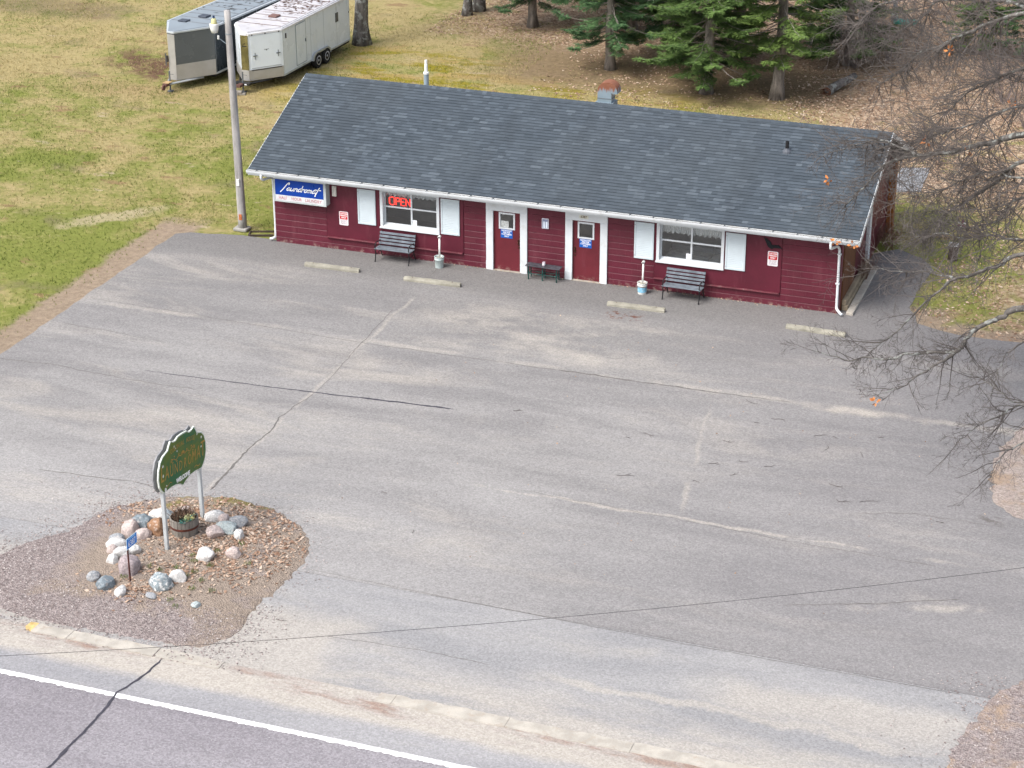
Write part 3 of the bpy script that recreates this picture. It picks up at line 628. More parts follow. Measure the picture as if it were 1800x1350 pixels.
for zz in (1.95,1.0): MB().box((18.735,-.118,zz),(18.855,-.0045,zz+.03)).build('strap',M_GUT,GUT)
dspout([(-.12,YE-.06,ZE-.12),(-.12,YE-.06,ZE-.25),(-.1,YE+.08,ZE-.33),(-.06,-.2,ZE-.36),(-.06,.05,ZE-.45),(-.06,.08,2.0),(-.06,.08,.3),(-.1,.0,.14),(-.22,-.05,.1)])
# things on the roof
V=thing('roof_vent','galvanised curved duct vent with a rusty top on the roof ridge','vent',(10.05,4.2,4.55))
s=NT('rusty_galvanised',.45,.5); x,y,z=s.xyz(); s.b.inputs['Metallic'].default_value=.35
k=s.mapr(s.add(z,s.mul(s.sub(s.noise(9,4,.6,vec=s.scl(s.pos,(1,1,.15))),.5),.6)),4.93,5.08); s.col(s.mix(k,s.mix(s.noise(4),(.19,.26,.31),(.29,.36,.41)),s.mix(s.noise(12),(.20,.075,.04),(.30,.13,.08)))); s.rough(s.mapr(k,0,1,.4,.85))
oo=[(-.27,0),(-.27,.46)]+[(.06-.33*math.cos(math.pi*i/14),.46+.27*math.sin(math.pi*i/14)) for i in range(1,14)]+[(.39,.46),(.40,.36),(.23,.36),(.20,.40),(.2,0)]
MB().prism(oo,-.02,.40,'y').build('duct',s.m,V)
MB().box((-.28,-.03,.17),(.21,.41,.195)).build('seam_band',mat('dark_band',(.12,.14,.15),.5),V); MB().box((-.34,-.12,-.12),(.27,.46,.05)).build('flashing',mat('zinc',(.22,.27,.31),.5,.1,metal=.3),V)
V=thing('vent_pipe','white plastic flue pipe on a grey metal sleeve behind the ridge','pipe',(3.54,4.75,4.2))
MB().cyl((0,0,0),(0,0,.62),.085,14).build('sleeve',mat('grey_sleeve',(.26,.32,.36),.5,.1),V); MB().lathe([(.1,.6),(.1,.66),(.06,.67),(.055,.92),(.045,.93),(.045,1.08)],14).build('pipe',mat('pvc_white',(.78,.78,.76),.4,.05),V)
V=thing('plumbing_vent','short black plumbing vent with rubber boot on the front roof slope','pipe',(16.42,2.78,ZE+(2.78-YE)*math.tan(SL)))
MB().lathe([(.16,-.06),(.14,.02),(.075,.1),(.07,.12)],14).build('boot',mat('grey_boot',(.09,.10,.12),.6),V); MB().lathe([(.058,.0),(.058,.34),(.045,.34),(.045,.2)],12,cap=False).build('pipe',mat('black_pipe',(.02,.02,.022),.5),V)
# planter timbers and kerb along the gable wall
M_TIM=mat('weathered_timber',(.27,.22,.155),.9,.25,2.5,grime=((.12,.09,.06),.6),streak=0,bump=.5)
PL=thing('timber_planter','weathered stacked-timber bed along the gable wall beside the white downspout','planter')
for r_ in range(2):
    for i,(ya,yb) in enumerate(((.28,2.55),(2.57,4.0))):
        MB().box((18.9+.13*r_*0,ya,.02+.17*r_),(19.08-.06*r_,yb,.185+.17*r_)).build('timber',M_TIM,PL,.012)
MB().box((18.88,.3,.0),(18.9,4.0,.3)).build('soil',mat('bed_soil',(.08,.06,.045),.95,.3,6),PL)
struct(MB().prism([(19.1,-.02),(19.32,-.06),(19.30,4.15),(19.1,4.15)],-.02,.11,'z').build('concrete_edging',M_KERB,None,.012))
# ================================================================== SIGNS ON THE WALL
M_BLUE=mat('sign_blue',(.004,.045,.30),.35,.06,2,bump=0); M_LET=mat('letter_white',(.85,.86,.86),.4,.02,bump=0)
M_CASE=mat('sign_case',(.46,.50,.50),.4,.08,2,grime=((.3,.3,.28),.5)); M_FACE=mat('faded_face',(.62,.62,.64),.5,.08,3,grime=((.5,.42,.42),.6))
S=thing('light_box_sign','white-framed light box sign with script lettering on blue panel under the eave','sign',(.16,-.31,1.57))
W_,H_=1.86,.81
MB().box((0,.0,0),(W_,.3,H_)).build('case',M_CASE,S,.015)
MB().box((.045,-.006,.235),(W_-.09,-.0005,H_-.045)).build('blue_panel',M_BLUE,S); MB().box((.045,-.006,.05),(W_-.09,-.0005,.232)).build('white_panel',M_FACE,S)
for q in ((0,-.014,0,W_,-.0002,.045),(0,-.014,H_-.04,W_,-.0002,H_),(0,-.014,.0455,.04,-.0002,H_-.0405),(W_-.085,-.014,.0455,W_,-.0002,H_-.0405)): MB().box(q[:3],q[3:]).build('rim',M_CASE,S)
MB().box((W_*.5-.03,.3,H_*.3),(W_*.5+.03,.31,H_*.7)).build('bracket',M_CASE,S)
GL={'L':([[(-.95,-.75),(-.45,.2),(0,1.2),(.4,2.15),(.75,2.6),(1.0,2.55),(1.05,2.2),(.95,1.9)]],.75),
'a':([[(.95,.85),(.6,1),(.2,.75),(.05,.35),(.2,.02),(.5,.08),(.85,.5),(1.0,1.0)],[(1.0,1.0),(.92,.35),(1.0,.02),(1.25,.15)]],1.2),
'u':([[(0,1),(-.02,.35),(.15,0),(.45,.1),(.8,.55)],[(.9,1),(.85,.35),(.95,.02),(1.15,.15)]],1.12),
'n':([[(.05,1),(0,0)],[(0,.35),(.3,.85),(.6,1),(.78,.8),(.75,.3),(.85,.02),(1.05,.15)]],1.05),
'd':([[(.95,.85),(.6,1),(.2,.75),(.05,.35),(.2,.02),(.5,.08),(.85,.5),(1.0,1.0)],[(1.1,2.1),(1.0,1.0),(.92,.3),(1.02,.02),(1.2,.12)]],1.15),
'r':([[(.05,1),(0,0)],[(0,.4),(.25,.85),(.5,1.02),(.72,.92)]],.72),
'o':([[(.5,1),(.15,.8),(.03,.4),(.2,.02),(.55,.05),(.85,.45),(.85,.8),(.5,1)]],.95),
'm':([[(.05,1),(0,0)],[(0,.35),(.25,.85),(.45,1),(.6,.8),(.55,0)],[(.55,.35),(.8,.85),(1.0,1),(1.18,.8),(1.12,.3),(1.22,.02),(1.4,.15)]],1.4),
't':([[(.55,2.15),(.35,1.2),(.15,.2),(-.05,-.75)],[(-.75,1.3),(.2,1.22),(1.3,1.25)],[(-.15,-.9),(.25,-.86)]],.6)}
sc=MB(); cx=0; U=.122
for ch in 'Laundromat':
    st,adv=GL[ch]
    for p in st:
        pts=[(cx+q[0]*.92+.34*q[1],q[1]) for q in p]
        q=[(.36+ (a*U*.98),.41+b*U*.84) for a,b in [(v.x,v.y) for v in spline([(a,b,0) for a,b in pts],5)]]
        sc.ribbon(q,.026 if ch not in 'Lt' else .028,d=-.0125,th=.006)
    cx+=adv
sc.build('lettering',M_LET,S)
M_FRED=mat('faded_red',(.40,.09,.11),.6,.3,14,grime=((.58,.54,.56),.7))
for body,xx in (('HALF',.31),('HOUR',.80),('LAUNDRY',1.40)): text('lettering',body,.15,at(xx,-.0085,.135),M_FRED,S,.0015,.86)
def plate(pts,y0,y1): return MB().prism(pts,y0,y1,'y')
def rrect(x0,z0,x1,z1,r,n=4):
    o=[]
    for cx_,cz_,a0 in ((x1-r,z1-r,0),(x0+r,z1-r,90),(x0+r,z0+r,180),(x1-r,z0+r,270)):
        for i in range(n+1): a=R(a0+90*i/n); o.append((cx_+r*math.cos(a),cz_+r*math.sin(a)))
    return o
M_SRED=mat('sign_red',(.52,.015,.02),.4,.1); M_SWH=mat('sign_white',(.74,.70,.72),.45,.05); M_INK=mat('sign_ink',(.16,.12,.15),.6)
for (x0,z0,lab) in ((2.33,.90,'small red and white parking sign on the wall between light box and shutter'),(16.6,1.31,'small red and white parking sign on the wall below the black bat')):
    t=thing('parking_sign',lab,'sign',(x0,-.024,z0)); plate(rrect(0,0,.32,.47,.035),-.008,0).build('plate',M_SWH,t)
    plate(rrect(.025,.205,.295,.445,.02),-.0105,-.0082).build('red_field',M_SRED,t)
    for b_,zz,sx in (('CUSTOMER',.395,.8),('PARKING',.33,.85),('ONLY',.26,.95)): text('lettering',b_,.066,at(.16,-.0115,zz),M_LET,t,.0006,sx,bold=.002)
    for b_,zz in (('UNAUTHORIZED',.17),('VEHICLES WILL',.13),('BE TOWED AT',.09),('OWNER EXPENSE',.05)): text('lettering',b_,.034,at(.16,-.009,zz),M_INK,t,.0005,.9)
M_NB=mat('notice_blue',(.006,.10,.42),.45,.06)
for di,(x0,lab) in enumerate(((doors[0]+.235,'blue restroom notice on the maroon door hinged beside the slatted bench side'),(doors[1]+.215,'blue restroom notice on the maroon door below the house number'))):
    lab=('blue restroom notice on the door whose window holds a paper' if di==0 else lab)
    t=thing('door_notice',lab,'sign',(x0,.028,1.13)); MB().box((0,-.004,0),(.40,0,.285)).build('plate',M_NB,t)
    for b_,zz in (('RESTROOMS',.245),('ARE FOR',.185),('CUSTOMERS',.125),('ONLY',.06)): text('lettering',b_,.066,at(.2,-.0052,zz),M_LET,t,.0006,.92,bold=.002)
o=MB().box((doors[0]+.235,.0385,1.48),(doors[0]+.50,.0415,1.70)).build('door_paper',mat('grey_paper',(.45,.47,.46),.8,.25,18)); tag(o,'grey printed paper behind the glass of the left maroon door','notice'); o['label']='grey printed paper behind the glass of a maroon door'
t=thing('house_number','small dark house number plate above the right-hand maroon door','number'); t['label']='small dark house number 6387 on the white board above a door'; t.location=(10.72,-.056,2.175)
text('numerals','6387',.115,at(0,-.004,0),mat('number_bronze',(.14,.08,.04),.5,.3,20),t,.003,.9); MB().box((-.155,-.0008,-.055),(.155,0,.055)).build('backing',mat('number_plate',(.62,.63,.55),.5),t)
t=thing('notice_case','small white notice case with leaflets on the wall between the doors','notice',(9.33,-.006,1.63))
MB().box((0,-.045,0),(.225,0,.335)).build('case',mat('case_white',(.66,.66,.72),.5),t,.006); MB().box((.02,-.048,.02),(.205,-.0455,.315)).build('back',mat('case_back',(.22,.25,.36),.5),t)
for a in (.055,.135): MB().box((a,-.054,.03),(a+.055,-.0485,.24)).build('leaflet',mat('leaflet',(.70,.78,.86),.6,.05),t)
o=MB().prism([(16.45,2.21),(16.56,2.17),(16.68,2.07),(16.70,1.985),(16.74,1.99),(16.92,2.0),(17.03,1.91),(16.91,1.91),(16.78,1.905),(16.73,1.86),(16.66,1.88),(16.59,1.93),(16.54,2.03),(16.48,2.17)],-.05,-.0225,'y').build('bat_ornament',mat('black_metal',(.006,.007,.01),.4,.1)); tag(o,'black metal bat with spread wings on the maroon wall','ornament')
t=thing('wall_light','narrow white utility box fixed high on the wall beside the light box','light',(2.12,-.022,1.87)); MB().box((0,-.05,0),(.15,0,.35)).build('case',mat('cream_box',(.68,.66,.6),.5),t,.008); MB().box((.03,-.056,.03),(.06,-.0502,.32)).build('rib',mat('cream_box',(.68,.66,.6)),t); MB().box((.09,-.056,.03),(.12,-.0502,.32)).build('rib',MATS['cream_box'],t)
# neon in the window
nm=NT('neon_red',.4); nm.b.inputs['Emission Color'].default_value=(1,.03,.015,1); nm.b.inputs['Emission Strength'].default_value=1.6; nm.b.inputs['Base Color'].default_value=(.6,.02,.02,1)
t=thing('neon_open_sign','lit red neon OPEN sign hanging inside the window','sign',(4.0,.25,1.74)); t.scale=(.8,1,.8)
nb=MB()
for k,pl in enumerate(([(0,0),(.0,.26),(.16,.30),(.22,.26),(.22,.0),(.12,-.04),(0,0)],[(.28,-.02),(.28,.28),(.44,.28),(.44,.14),(.28,.13)],[(.66,.28),(.5,.28),(.5,-.02),(.66,-.02)],[(.5,.13),(.63,.13)],[(.72,-.02),(.72,.28),(.9,-.02),(.9,.28)])):
    for off in (0,.028): nb.tube([(p[0]+off*.9,0,p[1]-off*.6) for p in pl],.0125,6)
nb.build('tube',nm.m,t); MB().box((-.03,.02,-.08),(.98,.03,.35)).build('backing',mat('neon_back',(.03,.02,.02),.6),t)
for a in(.1,.85): MB().cyl((a,.025,.35),(a,.025,.56),.004,5).build('chain',mat('chain',(.3,.3,.3),.4),t)
# machines seen through the glass
wm=thing('washing_machine','white top-loading washing machine standing inside behind the net curtain window','washer',(13.2,.75,.05),0,'washers behind the window')
MB().box((0,0,0),(.68,.66,.92)).build('body',mat('enamel_white',(.55,.56,.55),.3,.03),wm,.02); MB().box((.06,.06,.921),(.62,.5,.935)).build('lid',mat('enamel_white',(.55,.56,.55)),wm,.005); MB().box((0,.52,.921),(.68,.66,1.08)).build('console',mat('console_grey',(.2,.21,.22),.4),wm,.01)
for i in (1,2): c=copy_tree(wm); c.location.x=13.2+i*.7
# ================================================================== FURNITURE ALONG THE WALL
M_SLAT=mat('weathered_slat',(.135,.155,.18),.8,.28,4,grime=((.26,.29,.32),.5),bump=.4); M_IRON=mat('cast_iron',(.012,.012,.014),.45,.2,6)
def bench(label,x,y,rz):
    t=thing('slatted_bench',label,'bench',(x,y,.026),rz,'slatted benches along the wall'); Wb=1.25
    sm=MB().box((.0,0,0),(Wb,.075,.028)).mesh('slat',.005); sm.materials.append(M_SLAT)
    for i in range(5):
        o=link('seat_slat',sm,t,(0,-.48+i*.088,.415-.006*i+.012*(i==0)))
    for i in range(4):
        o=link('back_slat',sm,t,(0,-.045+.045*i*.75,.47+.105*i)); o.rotation_euler=(R(72),0,0)
    for xe in (.04,Wb-.04):
        f=MB(); f.tube(spline([(xe,-.50,0),(xe,-.46,.12),(xe,-.43,.28),(xe,-.45,.40),(xe,-.2,.40),(xe,-.05,.40),(xe,.03,.6),(xe,.115,.88)],4),.02,6)
        f.tube(spline([(xe,-.05,.40),(xe,-.02,.25),(xe,.06,.1),(xe,.12,0)],4),.02,6); f.tube(spline([(xe,-.45,.40),(xe,-.47,.52),(xe,-.40,.62),(xe,-.2,.62),(xe,-.0,.6),(xe,.03,.62)],4),.017,6)
        f.tube(spline([(xe,-.43,.3),(xe,-.3,.2),(xe,-.15,.25),(xe,-.02,.25)],4),.012,6); f.build('end_frame',M_IRON,t,smooth=True)
    MB().cyl((.04,-.2,.18),(Wb-.04,-.2,.18),.01,6).build('tie_rod',M_IRON,t); return t
bench('grey slatted bench with iron ends below the window with the neon sign',3.80,-.17,0)
bench('grey slatted bench with iron ends below the net curtain window',13.47,-.20,R(-1.5))
t=thing('low_table','narrow dark plank table on green pipe legs between the two doors','table',(8.93,-.33,.026),R(-1))
M_PLK=mat('black_plank',(.045,.045,.055),.5,.4,5,grime=((.2,.19,.24),.5)); M_GP=mat('green_pipe',(.012,.05,.045),.35,.3,5,grime=((.2,.36,.33),.5))
for i in range(2): MB().box((0,-.16+i*.165,.44),(1.14,-.005+i*.165,.47)).build('plank',M_PLK,t,.006)
for xe in(.1,.57,1.04):
    for ye in (-.12,.12): MB().cyl((xe,ye,0),(xe,ye*.9,.44),.022,8).build('leg',M_GP,t)
    MB().cyl((xe,-.12,.2),(xe,.12,.2),.016,8).build('brace',M_GP,t)
MB().cyl((.1,-.115,.2),(1.04,-.115,.2),.016,8).build('rail',M_GP,t); MB().cyl((.1,.115,.2),(1.04,.115,.2),.016,8).build('rail',M_GP,t)
t=thing('tin_can','small pale tin can standing on the dark plank table','can',(9.50,-.33,.497)); MB().lathe([(.046,0),(.048,.005),(.048,.12),(.04,.125),(.04,.02)],14,cap=False).build('can',mat('can_grey',(.45,.40,.46),.4,.2,12),t,smooth=True); MB().lathe([(.0485,.03),(.0485,.09)],14,cap=False).build('wrapper',mat('can_label',(.7,.7,.72),.5),t)
def bucket(x,label,blue):
    t=thing('ash_bucket',label,'bucket',(x,-.42,.026),0,'pipe and bucket ash stands')
    bm_=mat('bucket_teal' if not blue else 'bucket_white',(.50,.58,.57) if not blue else (.66,.67,.64),.5,.08,5,grime=((.36,.37,.34),.5))
    MB().lathe([(.132,0),(.135,.01),(.146,.27),(.158,.275),(.158,.30),(.148,.305),(.150,.345),(.162,.35),(.162,.372),(.147,.374),(.143,.30)],20,cap=False).build('pail',bm_,t,smooth=True)
    MB().lathe([(.001,.30),(.142,.305)],20).build('sand_fill',mat('bucket_sand',(.30,.27,.20),.95,.2),t)
    if blue: MB().lathe([(.1395,.07),(.1470,.235)],20,cap=False).build('label',mat('blue_label',(.20,.45,.62),.5,.35,12,grime=((.65,.68,.7),.8)),t,smooth=True)
    MB().cyl((.01,0,.29),(.02,0,1.0),.03,12).build('pipe',mat('pvc_white',(.78,.78,.76)),t,smooth=True)
    h=MB().tube([(.02,.06,1.04),(.02,-.045,1.04)],[.042,.042],14); h.build('tee',MATS['pvc_white'],t,smooth=True); MB().cyl((.02,-.0455,1.04),(.02,-.047,1.04),.026,12).build('hole',mat('black_hole',(.01,.01,.01),.9),t)
    MB().tube([(-.158,0,.29),(-.165,-.06,.22),(-.15,-.13,.2)],.004,5).build('bail',mat('wire_grey',(.3,.3,.3),.4),t)
bucket(5.98,'teal-white bucket with upright white pipe beside the bench under the neon window',False)
bucket(12.77,'white bucket with blue label and upright white pipe right of the doors',True)
bpy.data.objects['ash_bucket.001']['label']='white bucket with blue label and upright white pipe beside the net curtain window'
M_STOP=mat('stop_concrete',(.30,.285,.235),.9,.22,3,grime=((.2,.175,.12),.7),bump=.6)
for i,(x0,y0,x1,y1,lab) in enumerate(((1.85,-1.72,3.74,-1.70,'mossy concrete parking stop before the bench below the neon window, beside the lawn end'),(5.34,-1.82,7.24,-1.78,'mossy concrete parking stop before the teal-white bucket'),(12.04,-1.68,13.86,-1.65,'mossy concrete parking stop before the blue-labelled bucket, with rusty stain beside it'),(17.62,-1.62,19.43,-1.70,'mossy concrete parking stop off the building corner by the downspout'))):
    L=math.hypot(x1-x0,y1-y0); pr=[(-.085,0),(-.085,.06),(-.055,.125),(.055,.125),(.085,.06),(.085,0)]
    t=thing('parking_stop',lab,'parking stop',(x0,y0,.024),math.atan2(y1-y0,x1-x0),'concrete parking stops')
    b_=MB(); n=16
    for k in range(n+1):
        for p in pr:
            e=.02 if k in(0,n) else 0; b_.v.append((k*L/n,p[0]*(1-e*4)+.004*random.uniform(-1,1),max(0,p[1]*(1-e*3)+(.006*random.uniform(-1,1) if p[1]>0 else 0))))
    for k in range(n):
        for j in range(6): b_.f.append((k*6+j,k*6+(j+1)%6,(k+1)*6+(j+1)%6,(k+1)*6+j))
    b_.f+= [tuple(range(6)),tuple(n*6+j for j in range(6))]
    b_.build('body',M_STOP,t)
    for q in(.28,L-.28): MB().cyl((q,0,.118),(q,0,.128),.022,8).build('pin',mat('rust_pin',(.10,.05,.03),.8),t)
t=thing('splash_block','dark wooden board frame lying in the grass at the wall corner','boards',(-.62,.35,0),R(20)); 
MB().box((-.5,-.05,0),(.3,.0,.07)).build('board',mat('dark_board',(.06,.045,.035),.9,.3),t); MB().box((-.5,.35,0),(.35,.4,.06)).build('board',MATS['dark_board'],t); MB().box((-.55,-.05,.0),(-.501,.4,.05)).build('board',MATS['dark_board'],t)
# ================================================================== UTILITY POLE AND WIRE
M_POLE=mat('pole_wood',(.36,.345,.335),.9,.3,5,grime=((.12,.10,.09),.8),streak=1,bump=.6)
P=thing('utility_pole','weathered grey wooden pole with yard lamp at the lawn corner','pole',(-1.56,.63,0))
pb=MB(); pth=[(-.1*i/14,0,7.53*i/14) for i in range(15)]; pb.tube(pth,[.15-.045*i/14 for i in range(15)],14).build('shaft',M_POLE,P,smooth=True)
MB().box((-.06,-.17,1.62),(.05,-.12,1.86)).build('meter_box',mat('meter_white',(.7,.7,.7),.4),P,.008); MB().box((-.05,-.156,.42),(.06,-.12,.62)).build('paint_mark',mat('orange_mark',(.45,.13,.04),.7,.4,14,grime=((.26,.24,.23),1.)),P)
MB().lathe([(.117,6.75),(.117,6.78)],14,Matrix.Translation((-.09,0,0)),False).build('band',mat('zinc',(.3,.36,.4)),P); MB().box((-.28,-.2,0),(.22,.2,.12)).build('footing',mat('footing_grey',(.3,.29,.27),.9),P,.03)
MB().tube(spline([(-.09,0,6.95),(-.25,-.05,7.18),(-.42,-.08,7.22),(-.52,-.09,7.18)],5),.018,8).build('lamp_arm',mat('zinc',(.3,.36,.4)),P,smooth=True)
LM=MB().lathe([(.05,7.25),(.085,7.22),(.09,7.12),(.13,7.06)],14,Matrix.Translation((-.55,-.1,0))).build('lamp_housing',mat('lamp_yellow',(.5,.48,.24),.4,.1),P,smooth=True)
MB().lathe([(.001,6.76),(.1,6.78),(.135,6.9),(.155,7.05),(.15,7.08)],18,Matrix.Translation((-.55,-.1,0))).build('refractor',mat('lamp_glass',(.72,.72,.70),.2,.05),LM,smooth=True); MB().cyl((-.55,-.1,7.24),(-.55,-.1,7.34),.035,10).build('photocell',mat('cell_blue',(.02,.04,.10),.4),LM)
MB().tube([(-.09,0,6.35),(-.4,-.1,6.6)],.014,6).build('wire_bracket',mat('zinc',(.3,.36,.4)),P); MB().lathe([(.03,6.56),(.045,6.6),(.03,6.64),(.04,6.68),(.02,6.7)],10,Matrix.Translation((-.42,-.1,0))).build('insulator',mat('porcelain',(.7,.7,.68),.3),P,smooth=True)
wv=[]
A_=Vector((44.,-18.31)); Bq=Vector((-14.,-50.52))
for i in range(61):
    q=A_.lerp(Bq,i/60); t_=(q.x-20.0)/7.15; wv.append((q.x,q.y,7.32+.18*t_*t_*.99))
wt=thing('overhead_wire','thin black overhead cable crossing above the forecourt and road','cable'); MB().tube(wv,.0036,5).build('cable',mat('cable_black',(.012,.012,.015),.6),wt)
for e,lab in ((wv[0],'tall wooden pole carrying the overhead cable beyond the lot'),(wv[-1],'tall wooden pole carrying the overhead cable across the road')):
    pp=thing('cable_pole',lab,'pole',(e[0],e[1],0)); MB().tube([(0,.14,0),(0,.14,e[2]+.6)],[.17,.12],12).build('shaft',M_POLE,pp); MB().cyl((0,0,e[2]-.05),(0,.14,e[2]-.05),.03,8).build('bracket',MATS['zinc'],pp)
# ================================================================== ISLAND: SIGNS, STONES, PLANTER
M_GALV=mat('galvanised_post',(.47,.50,.51),.5,.12,3,metal=.2)
SG=thing('oval_sign','green ornate painted double board sign on two grey posts in the stone island','sign',(6.86,-19.36,0))
for yy,zt in((-.87,2.55),(.93,2.3)): MB().box((-.045,yy-.045,-.05),(.045,yy+.045,zt)).build('post',M_GALV,SG,.008)
half=[(0,.70),(.22,.69),(.34,.63),(.47,.64),(.58,.69),(.66,.60),(.72,.50),(.84,.46),(.97,.42),(1.09,.31),(1.17,.12),(1.19,-.1),(1.14,-.3),(1.05,-.42),(.96,-.50),(.86,-.5),(.62,-.475),(.36,-.49),(.15,-.55),(0,-.63)]
outl=half+[(-a,b) for a,b in half[-2:0:-1]]
tilt=Matrix.Translation((0,.03,2.14))@Matrix.Rotation(R(-6.5),4,'X')
def sgn(mb): 
    mb.v=[tuple(tilt@Vector(v)) for v in mb.v]; return mb
s=NT('sign_green',.6,.3); n=s.noise(1.4,4,.6); g_=s.mix(s.mapr(n,.4,.6),(.034,.135,.055),(.11,.16,.03)); g_=s.mix(s.mapr(s.noise(5,5,.65),.70,.73),g_,(.6,.6,.57)); s.col(g_); M_GRN=s.m
M_EDGE=mat('sign_edge',(.62,.66,.60),.7,.1,5,grime=((.35,.34,.32),.6)); M_GOLD=mat('dull_gold',(.36,.22,.05),.6,.2,9,grime=((.12,.12,.03),.5)); M_BACK=mat('grey_board',(.25,.25,.26),.85,.2,4)
for sd_ in (1,-1):
    x0,x1=(.05,.085) if sd_>0 else (-.085,-.05)
    bd=sgn(MB().prism(outl,x0,x1,'x')).build('board',M_EDGE if sd_>0 else M_BACK,SG)
    xin=(.085,.091) if sd_>0 else (-.091,-.085)
    sgn(MB().prism([(a*.967,b*.955) for a,b in outl],xin[0]+(.0004 if sd_>0 else 0),xin[1]-(.0 if sd_>0 else .0004),'x')).build('painted_face',M_GRN,bd)
    if sd_>0:
        E_=lambda y,z,rot=0: tilt@Matrix.Translation((.0925,y,z))@Matrix.Rotation(R(rot),4,'X')@EAST
        for i,ch in enumerate('COLONIAL HOUSE'):
            if ch!=' ': 
                q=(i-6.5)/6.5; text('lettering',ch,.17,E_(q*.56,.46-.05*q*q,-q*10),M_GOLD,bd,.002,.72)
        for i,ch in enumerate('LAUNDROMAT'):
            q=(i-4.5)/4.5; text('lettering',ch,.36+.2*q*q,E_(q*1.0,-.09+.06*q*q,0),M_GOLD,bd,.002,.62)
        text('lettering','WELCOME',.15,E_(0,-.41),M_LET,bd,.003,.92,bold=.008)
        orn=MB()
        for sx in (-1,1):
            orn.ribbon([(sx*a+0,b) for a,b in [(v.x,v.y) for v in spline([(.08,.16,0),(.22,.2,0),(.34,.14,0),(.46,.2,0),(.58,.15,0),(.56,.22,0),(.5,.2,0)],5)]],.022,plane='yz',d=.0915,th=.003)
            for a,b in ((.2,.24),(.3,.10),(.42,.25),(.5,.12)): orn.prism([(sx*a-.04,b),(sx*a,b+.022),(sx*a+.04,b),(sx*a,b-.022)],.0915,.0945,'x')
            orn.ribbon([(v.x*sx,v.y) for v in spline([(.55,-.36,0),(.65,-.33,0),(.75,-.38,0),(.85,-.36,0)],5)],.018,plane='yz',d=.0915,th=.003)
        for k in range(7):
            a=R(20+k*23.3); orn.ribbon([(0+.02*math.cos(a),.17+.02*math.sin(a)),(.1*math.cos(a),.17+.1*math.sin(a))],.024,plane='yz',d=.0915,th=.003)
        sgn(orn).build('ornament',M_GOLD,bd)
        ch_=MB()
        for (a,b,r_) in ((-.98,.18,.045),(-.96,-.06,.035),(-.42,.5,.03),(-.35,.43,.02),(.93,.3,.035),(.92,.06,.03),(-.86,-.44,.06),(-.8,-.36,.03),(-.28,.34,.025),(.72,.45,.03)):
            ch_.prism([(a+r_*random.uniform(.5,1.1)*math.cos(k),b+r_*random.uniform(.6,1.3)*math.sin(k)) for k in [i*2*math.pi/7 for i in range(7)]],.0911,.0921,'x')
        sgn(ch_).build('bare_chip',mat('bare_white',(.66,.66,.64),.8),bd)
t=thing('address_sign','small blue address number sign on a rusty brown post among the stones','sign',(6.76,-21.81,mound(6.76,-21.81)-.02))
MB().box((-.02,-.02,-.1),(.005,.02,1.02)).build('post',mat('rust_post',(.07,.022,.018),.8,.3),t); 
apl=Matrix.Translation((0,.18,.98))@Matrix.Rotation(R(-3),4,'X')
pm=MB().box((.006,-.24,-.14),(.011,.24,.14)); pm.v=[tuple(apl@Vector(v)) for v in pm.v]; pm.build('border',mat('address_border',(.62,.78,.9),.4),t)
pm=MB().box((.0112,-.222,-.122),(.0132,.222,.122)); pm.v=[tuple(apl@Vector(v)) for v in pm.v]; pm.build('plate',mat('address_blue',(.003,.20,.70),.4,.05),t)
text('numerals','6387',.215,apl@Matrix.Translation((.0142,0,-.03))@EAST,M_LET,t,.0012,.8); pm=MB().box((.0133,-.17,.085),(.0143,.17,.105)); pm.v=[tuple(apl@Vector(v)) for v in pm.v]; pm.build('top_line',mat('pale_blue',(.3,.6,.85),.5),t)
ROCKS=[(5.67,-19.31,.247,.17,'b'),(5.62,-19.73,.197,.197,'p'),(6.02,-19.86,.168,.14,'p'),(5.85,-18.76,.213,.128,'w'),(6.25,-19.54,.238,.224,'o'),(5.51,-20.25,.168,.112,'g'),(5.63,-20.47,.209,.111,'w'),(5.65,-20.74,.132,.097,'p'),(6.0,-20.8,.207,.124,'w'),(6.18,-20.62,.152,.124,'w'),(5.92,-21.19,.144,.11,'w'),(6.49,-21.46,.272,.245,'v'),(5.91,-22.0,.142,.122,'g'),(6.33,-22.19,.209,.148,'b'),(6.81,-22.36,.154,.107,'w'),(7.57,-21.84,.221,.201,'b2'),(7.79,-21.42,.181,.148,'w'),(7.56,-22.28,.12,.053,'g'),(7.91,-20.31,.205,.164,'w'),(8.46,-19.94,.164,.137,'p'),(7.17,-18.41,.233,.141,'w'),(7.48,-18.5,.155,.127,'p'),(7.86,-18.52,.211,.154,'g'),(7.74,-18.85,.252,.14,'t'),(7.59,-19.2,.195,.153,'p'),(8.19,-19.07,.132,.125,'w'),(6.4,-18.42,.171,.114,'p'),(6.07,-18.7,.156,.114,'b'),(6.71,-18.42,.121,.099,'o'),(8.71,-22.28,.105,.053,'t')]
RC={'b':(.19,.225,.25),'b2':(.25,.29,.31),'p':(.48,.40,.375),'w':(.58,.57,.555),'o':(.28,.16,.095),'g':(.31,.32,.335),'v':(.34,.285,.29),'t':(.38,.43,.43)}
RL={'b':'dark blue-grey rounded boulder','b2':'rough blue-grey boulder with a white quartz patch','p':'pinkish granite boulder','w':'pale whitish rounded boulder','o':'orange-brown angular boulder','g':'mid-grey rounded boulder','v':'large purplish-grey boulder','t':'pale greenish-grey long boulder'}
